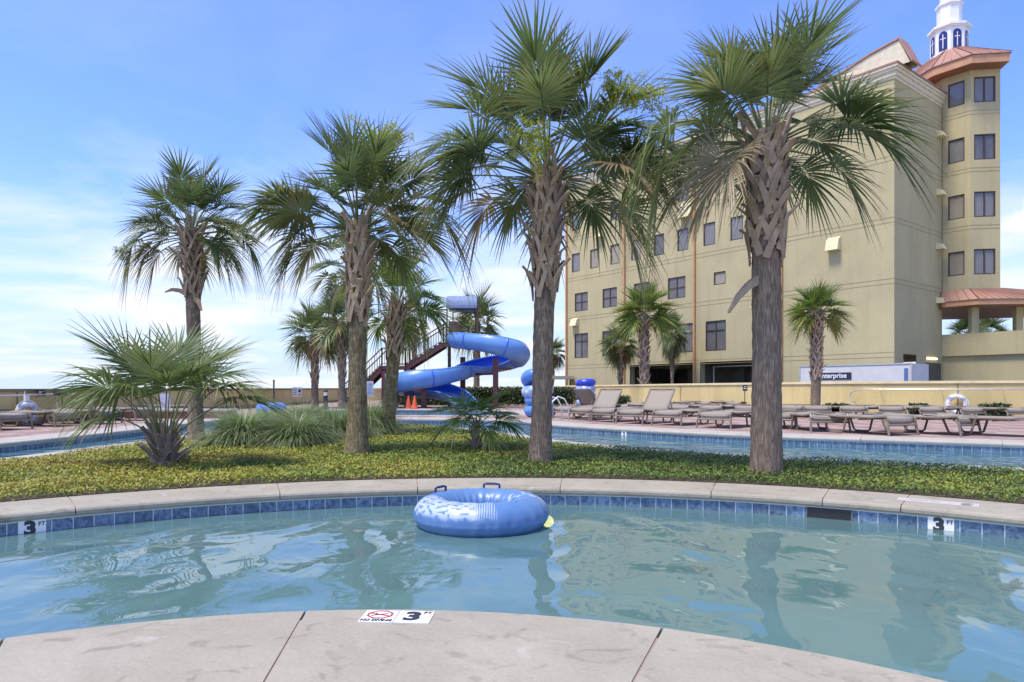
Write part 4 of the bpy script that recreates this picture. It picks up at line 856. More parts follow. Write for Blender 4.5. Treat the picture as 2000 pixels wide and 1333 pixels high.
# cupola
cu=MB(); oc=lambda r:[(cc.x+r*math.cos(R(22.5+45*i-7.3)),cc.y+r*math.sin(R(22.5+45*i-7.3))) for i in range(8)]
cu.prism(oc(1.20),22.6,23.6); cu.prism(oc(1.13),23.6,25.32); cu.prism(oc(1.22),25.32,25.42); cu.prism(oc(1.30),25.42,25.56); cu.prism(oc(.74),25.56,27.1); cu.prism(oc(.84),27.1,27.22); cu.prism(oc(.56),27.22,27.9); cu.prism(oc(.62),27.9,28.0)
o8=oc(.5); k=len(cu.v); cu.add([(x,y,28.0) for x,y in o8]+[(cc.x,cc.y,31)],[(i,(i+1)%8,8) for i in range(8)])
cup=cu.build('cupola',M['white'],H,HO)
for i in range(8):
    a=R(45*i-7.3+45); ap=1.13*math.cos(R(22.5)); n_=Vector((math.cos(a),math.sin(a),0)); u_=Vector((-n_.y,n_.x,0)); c=cc+n_*(ap+.008)
    hw=.26; pts=[c+u_*-hw+Vector((0,0,23.85)),c+u_*hw+Vector((0,0,23.85))]+[c+u_*(hw*math.cos(R(q)))+Vector((0,0,24.85+.28*math.sin(R(q)))) for q in range(0,181,20)]
    g=MB(); g.add([p-n_*.03 for p in pts]+[p+n_*.01 for p in pts],[tuple(range(len(pts))),tuple(range(len(pts),2*len(pts)))]+[(j,(j+1)%len(pts),(j+1)%len(pts)+len(pts),j+len(pts)) for j in range(len(pts))]); g.build('cupola_window',M['navy'],cup,HO)
    g=MB(); g.box(tuple(c+n_*.02+Vector((0,0,24.45))),(.05,.02,.95),a+math.pi/2); g.box(tuple(c+n_*.022+Vector((0,0,24.62))),(.34,.02,.05),a+math.pi/2); g.build('window_cross',M['white'],cup,HO)
# pavilion at the foot of the tower, terrace wall
W3d=Vector((.612,-.791,0)); TE=Vector((27.9,44.2,0))
pw=MB(); tw=math.atan2(W3d.y,W3d.x)
pw.box(tuple(TE+W3d*7.8-HN*.15+Vector((0,0,3.87))),(16.6,.3,1.40),tw); pw.box(tuple(TE+W3d*7.2-HN*.33+Vector((0,0,.82))),(17.8,.3,4.72),tw)
quad(pw,[TE+Vector((0,0,3.17))-W3d*6,TE+W3d*16+Vector((0,0,3.17)),TE+W3d*16-HN*8+Vector((0,0,3.17)),TE-W3d*6-HN*8+Vector((0,0,3.17))])
pw.build('terrace_wall',M['stucco'],H,HO)
pc=MB()
for (x,y) in ((29.15,43.1),(31.95,43.1),(29.6,48.5),(34.5,46.5),(35.2,43)): pc_=MB(); pc_.box((x,y,5.40),(.42,.42,1.72),R(-7)); pc_.build('pavilion_column',M['stucco'],H,HO)
e_=[Vector((27.46,43.6,0)),Vector((28.7,42.0,0)),Vector((36,41.2,0)),Vector((38,49,0)),Vector((28,52,0))]
pr=MB(); pr.prism([(p.x,p.y) for p in e_],6.26,6.58); pr.build('pavilion_eave',M['fascia'],H,HO)
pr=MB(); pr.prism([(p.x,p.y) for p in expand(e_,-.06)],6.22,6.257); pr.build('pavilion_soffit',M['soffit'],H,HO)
ex=expand(e_,.05); tt=[P0+Vector((-.02,0,0)),A_+Vector((-.05,-.03,0)),B_+Vector((.05,-.03,0)),Cc,Dd]; pr=MB(); n=5
pr.add([p+Vector((0,0,6.58)) for p in ex]+[p+Vector((0,0,6.62)) for p in ex]+[p+Vector((0,0,7.34)) for p in tt],[(i,(i+1)%n,(i+1)%n+n,i+n) for i in range(n)]+[(i+n,(i+1)%n+n,(i+1)%n+2*n,i+2*n) for i in range(n)])
for i in range(3):
    a,b2=ex[i],ex[(i+1)%n]; c2,d2=tt[i],tt[(i+1)%n]; k=max(3,int((b2-a).length/.45))
    for j in range(k+1): pr.bar(a.lerp(b2,j/k)+Vector((0,0,6.64)),c2.lerp(d2,j/k)+Vector((0,0,7.36)),.05,.05)
pr.build('pavilion_roof',M['copper'],H,HO)
fb=MB(); quad(fb,[E1-HN*.0+Vector((0,0,3.1)),E1-HN*3+Vector((0,0,3.1)),E1-HN*3+Vector((0,0,G0)),E1+Vector((0,0,G0))]); quad(fb,[C0-HN*4+V2*-1+Vector((0,0,G0)),C0-HN*4+V2*8+Vector((0,0,G0)),C0-HN*4+V2*8+Vector((0,0,3.15)),C0-HN*4-V2+Vector((0,0,3.15))]); fb.build('recess_wall',M['stucco'],H,HO)
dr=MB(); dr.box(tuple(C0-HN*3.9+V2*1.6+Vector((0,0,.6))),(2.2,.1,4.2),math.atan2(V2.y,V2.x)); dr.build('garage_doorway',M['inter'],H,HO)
M['lampw']=bpy.data.materials.new('warm tube lamp'); M['lampw'].use_nodes=True; _b=M['lampw'].node_tree.nodes['Principled BSDF']; _b.inputs['Emission Color'].default_value=(1,.72,.35,1); _b.inputs['Emission Strength'].default_value=6
lb=MB(); q0=C0+V2*4.3-HN*.25; lb.bar(q0+Vector((0,0,2.98)),q0+V2*1.5+Vector((0,0,2.98)),.09,.07); lb.build('tube_lamp',M['lampw'],H,HO)
# ------------------------------------------------------------------ truck and cars in the parking lot
TX=Vector((21.05,35.9,G0)); tr_=thing('box_truck','white rental box truck parked behind the yellow wall with a black and green name panel','truck',(TX.x,TX.y,G0),math.atan2(U.y,U.x))
b=MB(); b.box((3.15,-.0-1.1,2.45),(6.2,2.2,3.0)); M['truckp']=mat('truck panel',(.62,.61,.60),.5,.06,2); o=b.build('cargo_box',M['truckp'],tr_)
b=MB()
for x in(.05,6.25):
    b.box((x,-.0-.0,2.45),(.07,.06,3.02))
b.box((3.15,0,3.95),(6.25,.06,.07)); b.build('corner_trim',M['steel'],o)
b=MB(); b.box((.30,.012,2.75),(.20,.012,1.9)); b.build('blue_stripe',mat('stripe blue',(.10,.16,.36),.5),o)
b=MB(); b.box((7.1,-1.1,1.3),(1.5,2.0,1.5)); b.box((6.75,-1.1,2.2),(.8,1.9,.5)); o2=b.build('cab',M['white'],tr_); b=MB(); b.box((7.0,-.09,1.75),(.7,.02,.5)); b.box((7.86,-1.1,1.75),(.02,1.7,.5)); b.build('window',M['glassd'],o2)
for x in (1.4,6.9):
    for y in (-.2,-2.0):
        b=MB(); b.tube([(x,y-.13,.45),(x,y+.13,.45)],.45,20); b.build('wheel',M['tyre'],tr_)
b=MB(); b.box((3.15,-1.1,.75),(6.2,1.2,.25)); b.build('chassis',M['black'],tr_)
b=MB(); b.box((4.25,.022,3.34),(2.15,.02,.40)); sg=b.build('name_panel',M['ink'],tr_)
b=MB(); b.box((5.12,.035,3.34),(.42,.012,.42)); b.build('green_square',M['green'],sg)
tx=text('lettering','enterprise',.40,M['white'],sg,(4.25,.050,3.36),(R(90),0,R(180)),bold=.010,sx=.98)
def car(name,label,loc,rz,paint,L=4.4,Wd=1.8,Hh=1.5,group=None):
    t=thing(name,label,'car',loc,rz,group)
    b=MB(); sect=[(-L/2,.35,.75,.9),(-L/2+.25,.3,.88,1),(-L*.28,.3,.95,1),(L*.22,.3,.98,1),(L/2-.2,.3,.9,1),(L/2,.38,.75,.92)]
    vs=[];fs=[]
    for x,z0,z1,wf in sect: vs+=[(x,-Wd/2*wf,z0),(x,Wd/2*wf,z0),(x,Wd/2*wf,z1),(x,-Wd/2*wf,z1)]
    for i in range(5):
        for j in range(4): fs.append((i*4+j,i*4+(j+1)%4,(i+1)*4+(j+1)%4,(i+1)*4+j))
    fs+=[(0,1,2,3),(20,21,22,23)]; b.add(vs,fs)
    roof=[(-L*.30,.93,.95),(-L*.16,Hh,.78),(L*.12,Hh-.02,.78),(L*.30,.95,.95)]; vs=[]
    for x,z,wf in roof: vs+=[(x,-Wd/2*wf,z),(x,Wd/2*wf,z)]
    b.add(vs,[(0,1,3,2),(2,3,5,4),(4,5,7,6),(0,2,4,6),(1,3,5,7)]); b.build('body',paint,t)
    g=MB()
    for s in(-1,1): g.add([(-L*.25,s*Wd*.478,1.0),(-L*.15,s*Wd*.405,Hh-.1),(L*.11,s*Wd*.405,Hh-.1),(L*.24,s*Wd*.478,1.0)],[(0,1,2,3)])
    g.build('window',M['glassd'],t)
    for x in(-L*.3,L*.3):
        for y in(-Wd*.44,Wd*.44): w_=MB(); w_.tube([(x,y-.1,.33),(x,y+.1,.33)],.33,16); w_.build('wheel',M['tyre'],t)
    return t
q=hp(10.6,12.5,G0); car('parked_car','black car glimpsed through the right garage opening',(q.x,q.y,G0+1.0),R(30),M['carblk'],group='cars by the hotel')
car('parked_car','dark green roofed car peeking over the yellow wall below the terrace',(at(1905,34.5),34.5,G0+.93),R(-50),mat('dark green paint',(.02,.05,.03),.2,coat=1),group='cars by the hotel')
car('parked_van','white van with rounded roof cut by the right picture edge behind the wall',(at(2012,31),31.0,G0+.3),R(-50),M['white'],4.9,1.9,2.15,group='cars by the hotel')
for nm,lb,x0,Yd,ww,dd,hh,m_ in (('distant_building','pale blue building seen through the garage opening',at(1440,95),95,9,8,8,'paleb'),('distant_building','ochre building seen through the garage opening, left of the blue one',at(1415,100),100,5,8,6.5,'yelb')):
    t=thing(nm,lb,'building',(x0,Yd,G0)); b=MB(); b.box((0,0,hh/2),(ww,dd,hh)); b.build('wall',M[m_],t); b=MB(); b.prism([(-ww/2-.3,-dd/2-.3),(ww/2+.3,-dd/2-.3),(ww/2+.3,dd/2+.3),(-ww/2-.3,dd/2+.3)],hh,hh+.4); b.build('roof',M['white'],t)
    for i in range(3):
        for k in range(2): b=MB(); b.box((-ww/3+ww/3*i,-dd/2-.02,1.8+2.6*k),(.8,.06,1.2)); b.build('window',M['glassd'],t)
t=thing('shelter','small dark roofed shelter at the left corner of the hotel','shelter',(at(1094,61),61,0)); 
b=MB(); b.add([(-1.3,-1,1.95),(1.3,-1,1.95),(1.3,1,1.95),(-1.3,1,1.95),(-1.2,0,2.25),(1.2,0,2.25)],[(0,1,5,4),(2,3,4,5),(1,2,5),(3,0,4),(0,3,2,1)]); b.build('roof',M['inter'],t)
for x in(-.9,.9): b=MB(); b.bar((x,0,0),(x,0,1.97),.12); b.build('post',M['inter'],t)
# ------------------------------------------------------------------ water slide
S=thing('water_slide','blue open water slide winding down from a railed stair tower with a grey blue canopy','water slide',(at(890,38),38,0)); SO=tuple(S.location)
ctrl=[(890,3.92,38.9),(906,3.86,38.2),(935,3.72,37.6),(970,3.48,37.2),(1003,3.22,37.5),(1016,3.0,38.9),(1000,2.80,40.1),(970,2.62,40.6),(940,2.44,40.3),(915,2.28,39.6),(890,2.05,38.6),(855,1.80,37.8),(820,1.62,37.4),(792,1.48,37.7),(780,1.34,38.9),(792,1.22,40.0),(828,1.14,40.3),(862,1.0,39.6),(888,.76,38.4),(903,.46,37.1),(913,.20,35.7)]
cp3=[Vector((at(px,Yd),Yd,z)) for px,z,Yd in ctrl]
def cat3(p,n):
    out=[];k=len(p)
    for i in range(k-1):
        a=p[i-1] if i else p[0]*2-p[1]; b=p[i];c=p[i+1];d=p[i+2] if i+2<k else p[-1]*2-p[-2]
        for j in range(n):
            t=j/n; out.append(.5*((2*b)+(c-a)*t+(2*a-5*b+4*c-d)*t*t+(3*b-a-3*c+d)*t**3))
    out.append(p[-1]); return out
sp_=cat3(cp3,7)
def flume(pts,r,a0,a1,th,mo,mi,name,banks):
    """U-shaped trough: outer skin + inner skin as one closed shell; faces facing in use the inner material"""
    K=18; vo=[];vi=[]; n=len(pts)
    for i,p in enumerate(pts):
        d=(pts[min(i+1,n-1)]-pts[max(i-1,0)]); d.z*=1; d.normalize(); x=d.cross(Vector((0,0,1))).normalized(); up=x.cross(d)
        bk=banks[i]; A0,A1=a0-bk,a1-bk
        rowo=[];rowi=[]
        for k in range(K+1):
            a=R(A0+(A1-A0)*k/K); rowo.append(p+x*(r+th)*math.cos(a)+up*(r+th)*math.sin(a)); rowi.append(p+x*r*math.cos(a)+up*r*math.sin(a))
        vo.append(rowo);vi.append(rowi)
    b=MB(); W=K+1
    b.add([v for r_ in vo for v in r_],[(i*W+k,i*W+k+1,(i+1)*W+k+1,(i+1)*W+k) for i in range(n-1) for k in range(K)])
    o=b.build(name,mo,S,SO,smooth=True)
    b=MB(); b.add([v for r_ in vi for v in r_],[(i*W+k,i*W+k+1,(i+1)*W+k+1,(i+1)*W+k) for i in range(n-1) for k in range(K)])
    b.build('inner_surface',mi,o,SO,smooth=True)
    b=MB()
    for kk in (0,K): b.tube([(vo[i][kk]+vi[i][kk])/2 for i in range(n)],.045,6)
    b.build('rim',mo,o,SO,smooth=True)
    return vo
n=len(sp_); banks=[]
for i in range(n):
    a=sp_[max(i-6,0)];b_=sp_[i];c_=sp_[min(i+6,n-1)]; d1=(b_-a);d2=(c_-b_); cr=(d1.x*d2.y-d1.y*d2.x)/((d1.length*d2.length) or 1); banks.append(max(-38,min(38,-cr*75)))
banks=[sum(banks[max(0,i-5):i+6])/len(banks[max(0,i-5):i+6]) for i in range(n)]
vo=flume(sp_,.54,-195,15,.04,M['slide'],M['slidein'],'flume',banks)
for i in (10,24,38,52,66,80,92,108,122):
    if i<n: fl_=MB(); fl_.tube([v for v in vo[i]],.045,6); fl_.build('flange_ring',M['slidein'],S,SO,smooth=True)
for (px,z,Yd) in ((904,2.95,40.6),(968,2.75,37.9),(828,1.05,38.0),(772,1.0,38.6),(1004,2.3,38.9)):
    if px==1004: continue
    b=MB(); x=at(px,Yd); b.box((x,Yd,z/2),(.30,.30,z)); b.box((x,Yd,.03),(.75,.75,.06)); p=b.build('support_post',M['maroon'],S,SO)
b=MB(); b.bar((at(968,37.9),37.9,1.9),(at(930,39.6),39.6,1.9),.12); b.bar((at(968,37.9),37.9,2.2),(at(997,39.2),39.2,2.2),.12); b.bar((at(828,38),38,1.0),(at(795,39),39,.9),.12); b.build('support_arm',M['maroon'],S,SO)
# platform and stairs
def P3(px,Yd,z): return Vector((at(px,Yd),Yd,z))
Yf,Yb=38.6,40.2; zp=3.70; zl=2.36
b=MB(); x0,x1=at(866,Yf),at(912,Yf); b.box(((x0+x1)/2,(Yf+Yb)/2,zp-.09),(x1-x0,Yb-Yf,.18)); xl0,xl1=at(746,Yf),at(792,Yf); b.box(((xl0+xl1)/2,(Yf+Yb)/2,zl-.09),(xl1-xl0,Yb-Yf,.18)); b.build('platform',M['maroon'],S,SO)
# flights: stringers + treads
xs=at(662,Yf)
def flight(xa,za,xb,zb,nst):
    for Yq in (Yf+.05,Yb-.05): b=MB(); b.bar((xa,Yq,za-.12),(xb,Yq,zb-.12),.08,.28); b.build('stringer',M['maroon'],S,SO)
    b=MB()
    for i in range(nst): f=(i+.5)/nst; b.box((xa+(xb-xa)*f,(Yf+Yb)/2,za+(zb-za)*(i+1)/nst-.03),(abs(xb-xa)/nst+.05,Yb-Yf-.1,.05))
    for i in range(nst): f=i/nst; b.box((xa+(xb-xa)*f+.02,(Yf+Yb)/2,za+(zb-za)*(i+.5)/nst),(.02,Yb-Yf-.12,(zb-za)/nst))
    b.build('stair_treads',M['maroon'],S,SO)
flight(xs,0,xl0,zl,13); flight(xl1,zl,x0,zp,8)
def rail(pts,Yq,lst):
    hgt=1.0; b=MB(); L=[]
    for a,b2 in zip(pts,pts[1:]):
        A=Vector((a[0],Yq,a[1]));B=Vector((b2[0],Yq,b2[1])); b.bar(A+Vector((0,0,hgt)),B+Vector((0,0,hgt)),.06); b.bar(A+Vector((0,0,.12)),B+Vector((0,0,.12)),.04)
        k=max(1,int(abs(B.x-A.x)/.14)); 
        for j in range(k+1):
            p=A.lerp(B,j/k); th=.02
            b.bar(p+Vector((0,0,.1)),p+Vector((0,0,hgt)),th)
        for f in (0,.5,1):
            p=A.lerp(B,f); b.bar(p,p+Vector((0,0,hgt+.03)),.075)
    b.build('railing',M['brownrail'],S,SO)
for Yq in (Yf,Yb): rail([(xs,0),(xl0,zl),(xl1,zl),(x0,zp),(at(878,Yf),zp)] ,Yq,None)
rail([(at(878,Yb),zp),(x1,zp)],Yb,None)
for px,Yq,zt_ in ((748,Yf+.1,zl),(748,Yb-.1,zl),(792,Yf+.1,zl),(792,Yb-.1,zl),(873,Yb-.1,zp)):
    b=MB(); b.box((at(px,Yf),Yq,(zt_-.19)/2),(.18,.18,zt_-.19)); b.build('platform_leg',M['maroon'],S,SO)
b=MB(); b.box((at(889,Yb),Yb-.08,zp+.95),(.75,.04,.75)); b.build('guard_board',mat('worn brown board',(.14,.09,.065),.8,.4,9),S,SO)
b=MB(); b.box((at(723,38.3),38.3,zat(760,38.3)),(.36,.03,.86)); sb=b.build('rule_sign',M['whitep'],S,SO)
b=MB()
for i in range(9): b.box((at(723,38.3),38.28,zat(760,38.3)+.32-.075*i),(.28 if i%3 else .2,.006,.022))
b.build('sign_text_lines',M['slidewrn'],sb,SO)
# canopy
ct=6.05; b=MB()
for px,Yq in ((873,Yf+.05),(880,Yb),(926,Yb),(932,Yf+.05)): b.bar(Vector((at(px,38.6),Yq,zp)),Vector((at(px,38.6),Yq,5.75)),.07)
cx0,cx1=at(873,38.6),at(933,38.6)
for Yq in (Yf,Yb): b.bar((cx0,Yq,5.75),(cx1,Yq,5.75),.06)
for x in (cx0,cx1): b.bar((x,Yf,5.75),(x,Yb,5.75),.06)
b.build('canopy_frame',M['brownrail'],S,SO)
b=MB(); vs=[];K=10
for i in range(K+1):
    a=math.pi*i/K; yy=(Yf+Yb)/2-math.cos(a)*((Yb-Yf)/2+.12); zz=5.78+.62*math.sin(a)**.8
    vs+=[(cx0-.04,yy,zz),(cx1-.04,yy,zz)]
b.add(vs,[(2*i,2*i+1,2*i+3,2*i+2) for i in range(K)]); b.add([vs[0],vs[1],(vs[1][0],vs[1][1],5.62),(vs[0][0],vs[0][1],5.62)],[(0,1,2,3)]); b.add([vs[-2],vs[-1],(vs[-1][0],vs[-1][1],5.62),(vs[-2][0],vs[-2][1],5.62)],[(0,1,2,3)]); b.build('canopy',M['awning'],S,SO,smooth=True)
# traffic cones
def cone(px,Yd,label):
    t=thing('traffic_cone',label,'traffic cone',(at(px,Yd),Yd,0),.3,'orange cones by the splash pool'); b=MB(); b.lathe([(.17,.03),(.15,.1),(.05,.62),(.035,.70)],n=16); b.build('cone_body',M['rust'],t); b=MB(); b.box((0,0,.018),(.42,.42,.036)); b.build('base',M['rust'],t); return t
cone(798,36.6,'orange traffic cone on the left of the pair under the slide'); cone(810,35.8,'orange traffic cone on the right of the pair under the slide, nearer the water')
# ------------------------------------------------------------------ inflatable tubes
def wrapmat():
    m,t,b=newmat('printed blue vinyl'); L=t.links.new; tc=N(t,'ShaderNodeTexCoord'); sp=N(t,'ShaderNodeSeparateXYZ'); L(tc.outputs['Object'],sp.inputs[0])
    at2=N(t,'ShaderNodeMath',operation='ARCTAN2'); L(sp.outputs[1],at2.inputs[0]); L(sp.outputs[0],at2.inputs[1])
    at3=N(t,'ShaderNodeCombineXYZ'); ml=N(t,'ShaderNodeMath',operation='MULTIPLY'); ml.inputs[1].default_value=.5; L(at2.outputs[0],ml.inputs[0]); L(ml.outputs[0],at3.inputs[0]); 
    rl=N(t,'ShaderNodeVectorMath',operation='LENGTH'); cxy=N(t,'ShaderNodeCombineXYZ'); L(sp.outputs[0],cxy.inputs[0]); L(sp.outputs[1],cxy.inputs[1]); L(cxy.outputs[0],rl.inputs[0])
    m5=N(t,'ShaderNodeMath',operation='MULTIPLY'); m5.inputs[1].default_value=3.2; L(rl.outputs['Value'],m5.inputs[0]); L(m5.outputs[0],at3.inputs[1])
    # wavy white print: stretched noise thresholds
    n=N(t,'ShaderNodeTexNoise'); n.inputs['Scale'].default_value=7.5; n.inputs['Detail'].default_value=3; n.inputs['Distortion'].default_value=.8; L(at3.outputs[0],n.inputs['Vector'])
    n.inputs['Scale'].default_value=15; n.inputs['Distortion'].default_value=.35
    n9=N(t,'ShaderNodeTexNoise'); n9.inputs['Scale'].default_value=5; L(tc.outputs['Object'],n9.inputs['Vector'])
    th=N(t,'ShaderNodeMapRange'); th.inputs[1].default_value=.44; th.inputs[2].default_value=.47; L(n.outputs[0],th.inputs[0])
    wv=N(t,'ShaderNodeTexWave'); wv.inputs['Scale'].default_value=16; wv.inputs['Distortion'].default_value=2.5; wv.inputs['Detail'].default_value=1; L(tc.outputs['Object'],wv.inputs['Vector'])
    wt=N(t,'ShaderNodeMapRange'); wt.inputs[1].default_value=.62; wt.inputs[2].default_value=.70; L(wv.outputs['Fac'],wt.inputs[0])
    # mask: angular range (left half front) and upper side
    def window_(out,c,wd,soft):
        s=N(t,'ShaderNodeMath',operation='SUBTRACT'); L(out,s.inputs[0]); s.inputs[1].default_value=c; ab=N(t,'ShaderNodeMath',operation='ABSOLUTE'); L(s.outputs[0],ab.inputs[0]); r=N(t,'ShaderNodeMapRange'); r.inputs[1].default_value=wd+soft; r.inputs[2].default_value=wd; L(ab.outputs[0],r.inputs[0]); return r.outputs[0]
    a1=window_(at2.outputs[0],-2.35,.72,.08); a3=window_(at2.outputs[0],-1.50,.17,.05); a2=window_(at2.outputs[0],.25,.38,.15)
    n2=N(t,'ShaderNodeTexNoise'); n2.inputs['Scale'].default_value=26; L(tc.outputs['Object'],n2.inputs['Vector']); t2=N(t,'ShaderNodeMapRange'); t2.inputs[1].default_value=.53; t2.inputs[2].default_value=.56; L(n2.outputs[0],t2.inputs[0])
    q2=N(t,'ShaderNodeMath',operation='MULTIPLY'); L(a2,q2.inputs[0]); L(t2.outputs[0],q2.inputs[1])
    q1=N(t,'ShaderNodeMath',operation='MULTIPLY'); L(a1,q1.inputs[0]); L(th.outputs[0],q1.inputs[1])
    q4=N(t,'ShaderNodeMath',operation='MULTIPLY'); L(a3,q4.inputs[0]); L(wt.outputs[0],q4.inputs[1]); q5=N(t,'ShaderNodeMath',operation='MAXIMUM'); L(q1.outputs[0],q5.inputs[0]); L(q4.outputs[0],q5.inputs[1])
    mxx=N(t,'ShaderNodeMath',operation='MAXIMUM'); L(q5.outputs[0],mxx.inputs[0]); L(q2.outputs[0],mxx.inputs[1])
    hz=N(t,'ShaderNodeMapRange'); hz.inputs[1].default_value=-.015; hz.inputs[2].default_value=.02; 
    nn=N(t,'ShaderNodeMath',operation='MULTIPLY_ADD'); L(n.outputs[0],nn.inputs[0]); nn.inputs[1].default_value=.12; L(sp.outputs[2],nn.inputs[2]); sb2=N(t,'ShaderNodeMath',operation='SUBTRACT'); L(nn.outputs[0],sb2.inputs[0]); sb2.inputs[1].default_value=.10; L(sb2.outputs[0],hz.inputs[0])
    q3=N(t,'ShaderNodeMath',operation='MULTIPLY'); L(mxx.outputs[0],q3.inputs[0]); L(hz.outputs[0],q3.inputs[1])
    c=N(t,'ShaderNodeMix',data_type='RGBA'); L(q3.outputs[0],c.inputs[0]); c.inputs[7].default_value=(.38,.44,.54,1)
    nb=N(t,'ShaderNodeTexNoise'); nb.inputs['Scale'].default_value=3; L(tc.outputs['Object'],nb.inputs['Vector']); cb_=N(t,'ShaderNodeMix',data_type='RGBA'); L(nb.outputs[0],cb_.inputs[0]); cb_.inputs[6].default_value=(.06,.15,.36,1); cb_.inputs[7].default_value=(.13,.24,.42,1); L(cb_.outputs[2],c.inputs[6])
    L(c.outputs[2],b.inputs['Base Color']); b.inputs['Roughness'].default_value=.38; return m
M['vinyl']=wrapmat()
M['vinyl2']=mat('plain blue vinyl',(.05,.17,.55),.35,.2,4,col2=(.12,.28,.66)); M['vinyl3']=mat('deep blue vinyl',(.03,.06,.50),.3,.2,4)
def torus(mb,R0,rx,rz,n=96,k=28,pucker=.0,seam=True,rs=random.Random(3)):
    vs=[]
    for i in range(n):
        a=2*math.pi*i/n
        for j in range(k):
            b=2*math.pi*j/k; p=1+pucker*(math.sin(a*29+.6*math.sin(a*3))*max(0,-math.cos(b))**1.5*.9+ math.sin(a*23+2*math.sin(a*2))*max(0,math.cos(b)*.9+.1-abs(math.sin(b))*.3)**2*.8)
            if math.cos(b)>0: p+=.045*math.exp(-((math.sin(b)+.25)/.07)**2)+pucker*.5*math.sin(a*37+3*math.sin(a*5))*math.exp(-((math.sin(b)+.25)/.3)**2)
            r=R0+rx*math.cos(b)*p; vs.append((r*math.cos(a),r*math.sin(a),rz*math.sin(b)*(1+pucker*.4*math.sin(a*17))))
    fs=[(i*k+j,((i+1)%n)*k+j,((i+1)%n)*k+(j+1)%k,i*k+(j+1)%k) for i in range(n) for j in range(k)]; mb.add(vs,fs)
F=thing('inflatable_tube','printed blue inflatable ring with white wave pattern floating alone in the near pool','pool float',(at(940,6.0),6.0,-.075),0)
b=MB(); torus(b,.425,.160,.150,240,56,.045); b.build('ring',M['vinyl'],F,smooth=True)
for a,nm in ((R(148),1),(R(80),2)):
    h=MB(); r=.45; c=Vector((r*math.cos(a),r*math.sin(a),.138)); tdir=Vector((-math.sin(a),math.cos(a),0)); L=.075
    h.tube([c-tdir*L,c-tdir*L+Vector((0,0,.045)),c-tdir*L*.6+Vector((0,0,.052)),c+tdir*L*.6+Vector((0,0,.052)),c+tdir*L+Vector((0,0,.045)),c+tdir*L],.011,8); h.box(tuple(c-tdir*L+Vector((0,0,.0))),(.05,.05,.015),a); h.box(tuple(c+tdir*L),(.05,.05,.015),a)
    h.build('handle',mat('navy webbing',(.012,.02,.13),.4),F)
b=MB(); b.lathe([(.012,0),(.012,.012),(.006,.02)],(.30,-.33,.14),10); b.build('valve',M['vinyl2'],F)
# stacked tubes
TG='blue tubes stacked on the deck'
proto=thing('inflatable_tube','lowest ring of the left tube stack, behind the tall palm trunk','pool float',(at(1055,25.2),25.2,.235),.4,TG)
b=MB(); torus(b,.36,.24,.235,48,16,.02); b.build('ring',M['vinyl2'],proto,smooth=True)
def tubecopy(px,Yd,z,rx,ry,label,m_='vinyl2',s=1.0):
    o=dup(proto,(at(px,Yd),Yd,z),rx,label,s); o.rotation_euler=(ry,ry*.5,rx); 
    if m_!='vinyl2':
        ch=o.children[0]; ch.data=ch.data.copy(); ch.data.materials[0]=M[m_]
    return o
M['vinylw']=mat('blue vinyl with white print',(.07,.2,.55),.35,.2,5,col2=(.55,.62,.75))
tubecopy(1053,25.2,.62,.4,.06,'second ring from the bottom of the left tube stack','vinyl2',.92); tubecopy(1050,25.2,.97,1.4,-.1,'white printed ring in the middle of the left tube stack','vinylw',1.0); tubecopy(1048,25.2,1.36,2.4,.50,'tilted ring on top of the left tube stack','vinyl2',.98)
for i,(z,m_,lb) in enumerate(((.23,'vinylw','white printed ring at the bottom of the right tube stack'),(.64,'vinyl2','second ring from the bottom of the right tube stack'),(1.05,'vinylw','third ring of the right tube stack, just under the deep blue one'),(1.42,'vinyl3','deep blue ring on top of the right tube stack'))):
    tubecopy(1144,41.5,z,.5+i,.03*(i-1),lb,m_,1.02)
tubecopy(530,28,.24,.1,0,'plain blue ring lying alone on the deck behind the grass clumps','vinyl2',1.0)
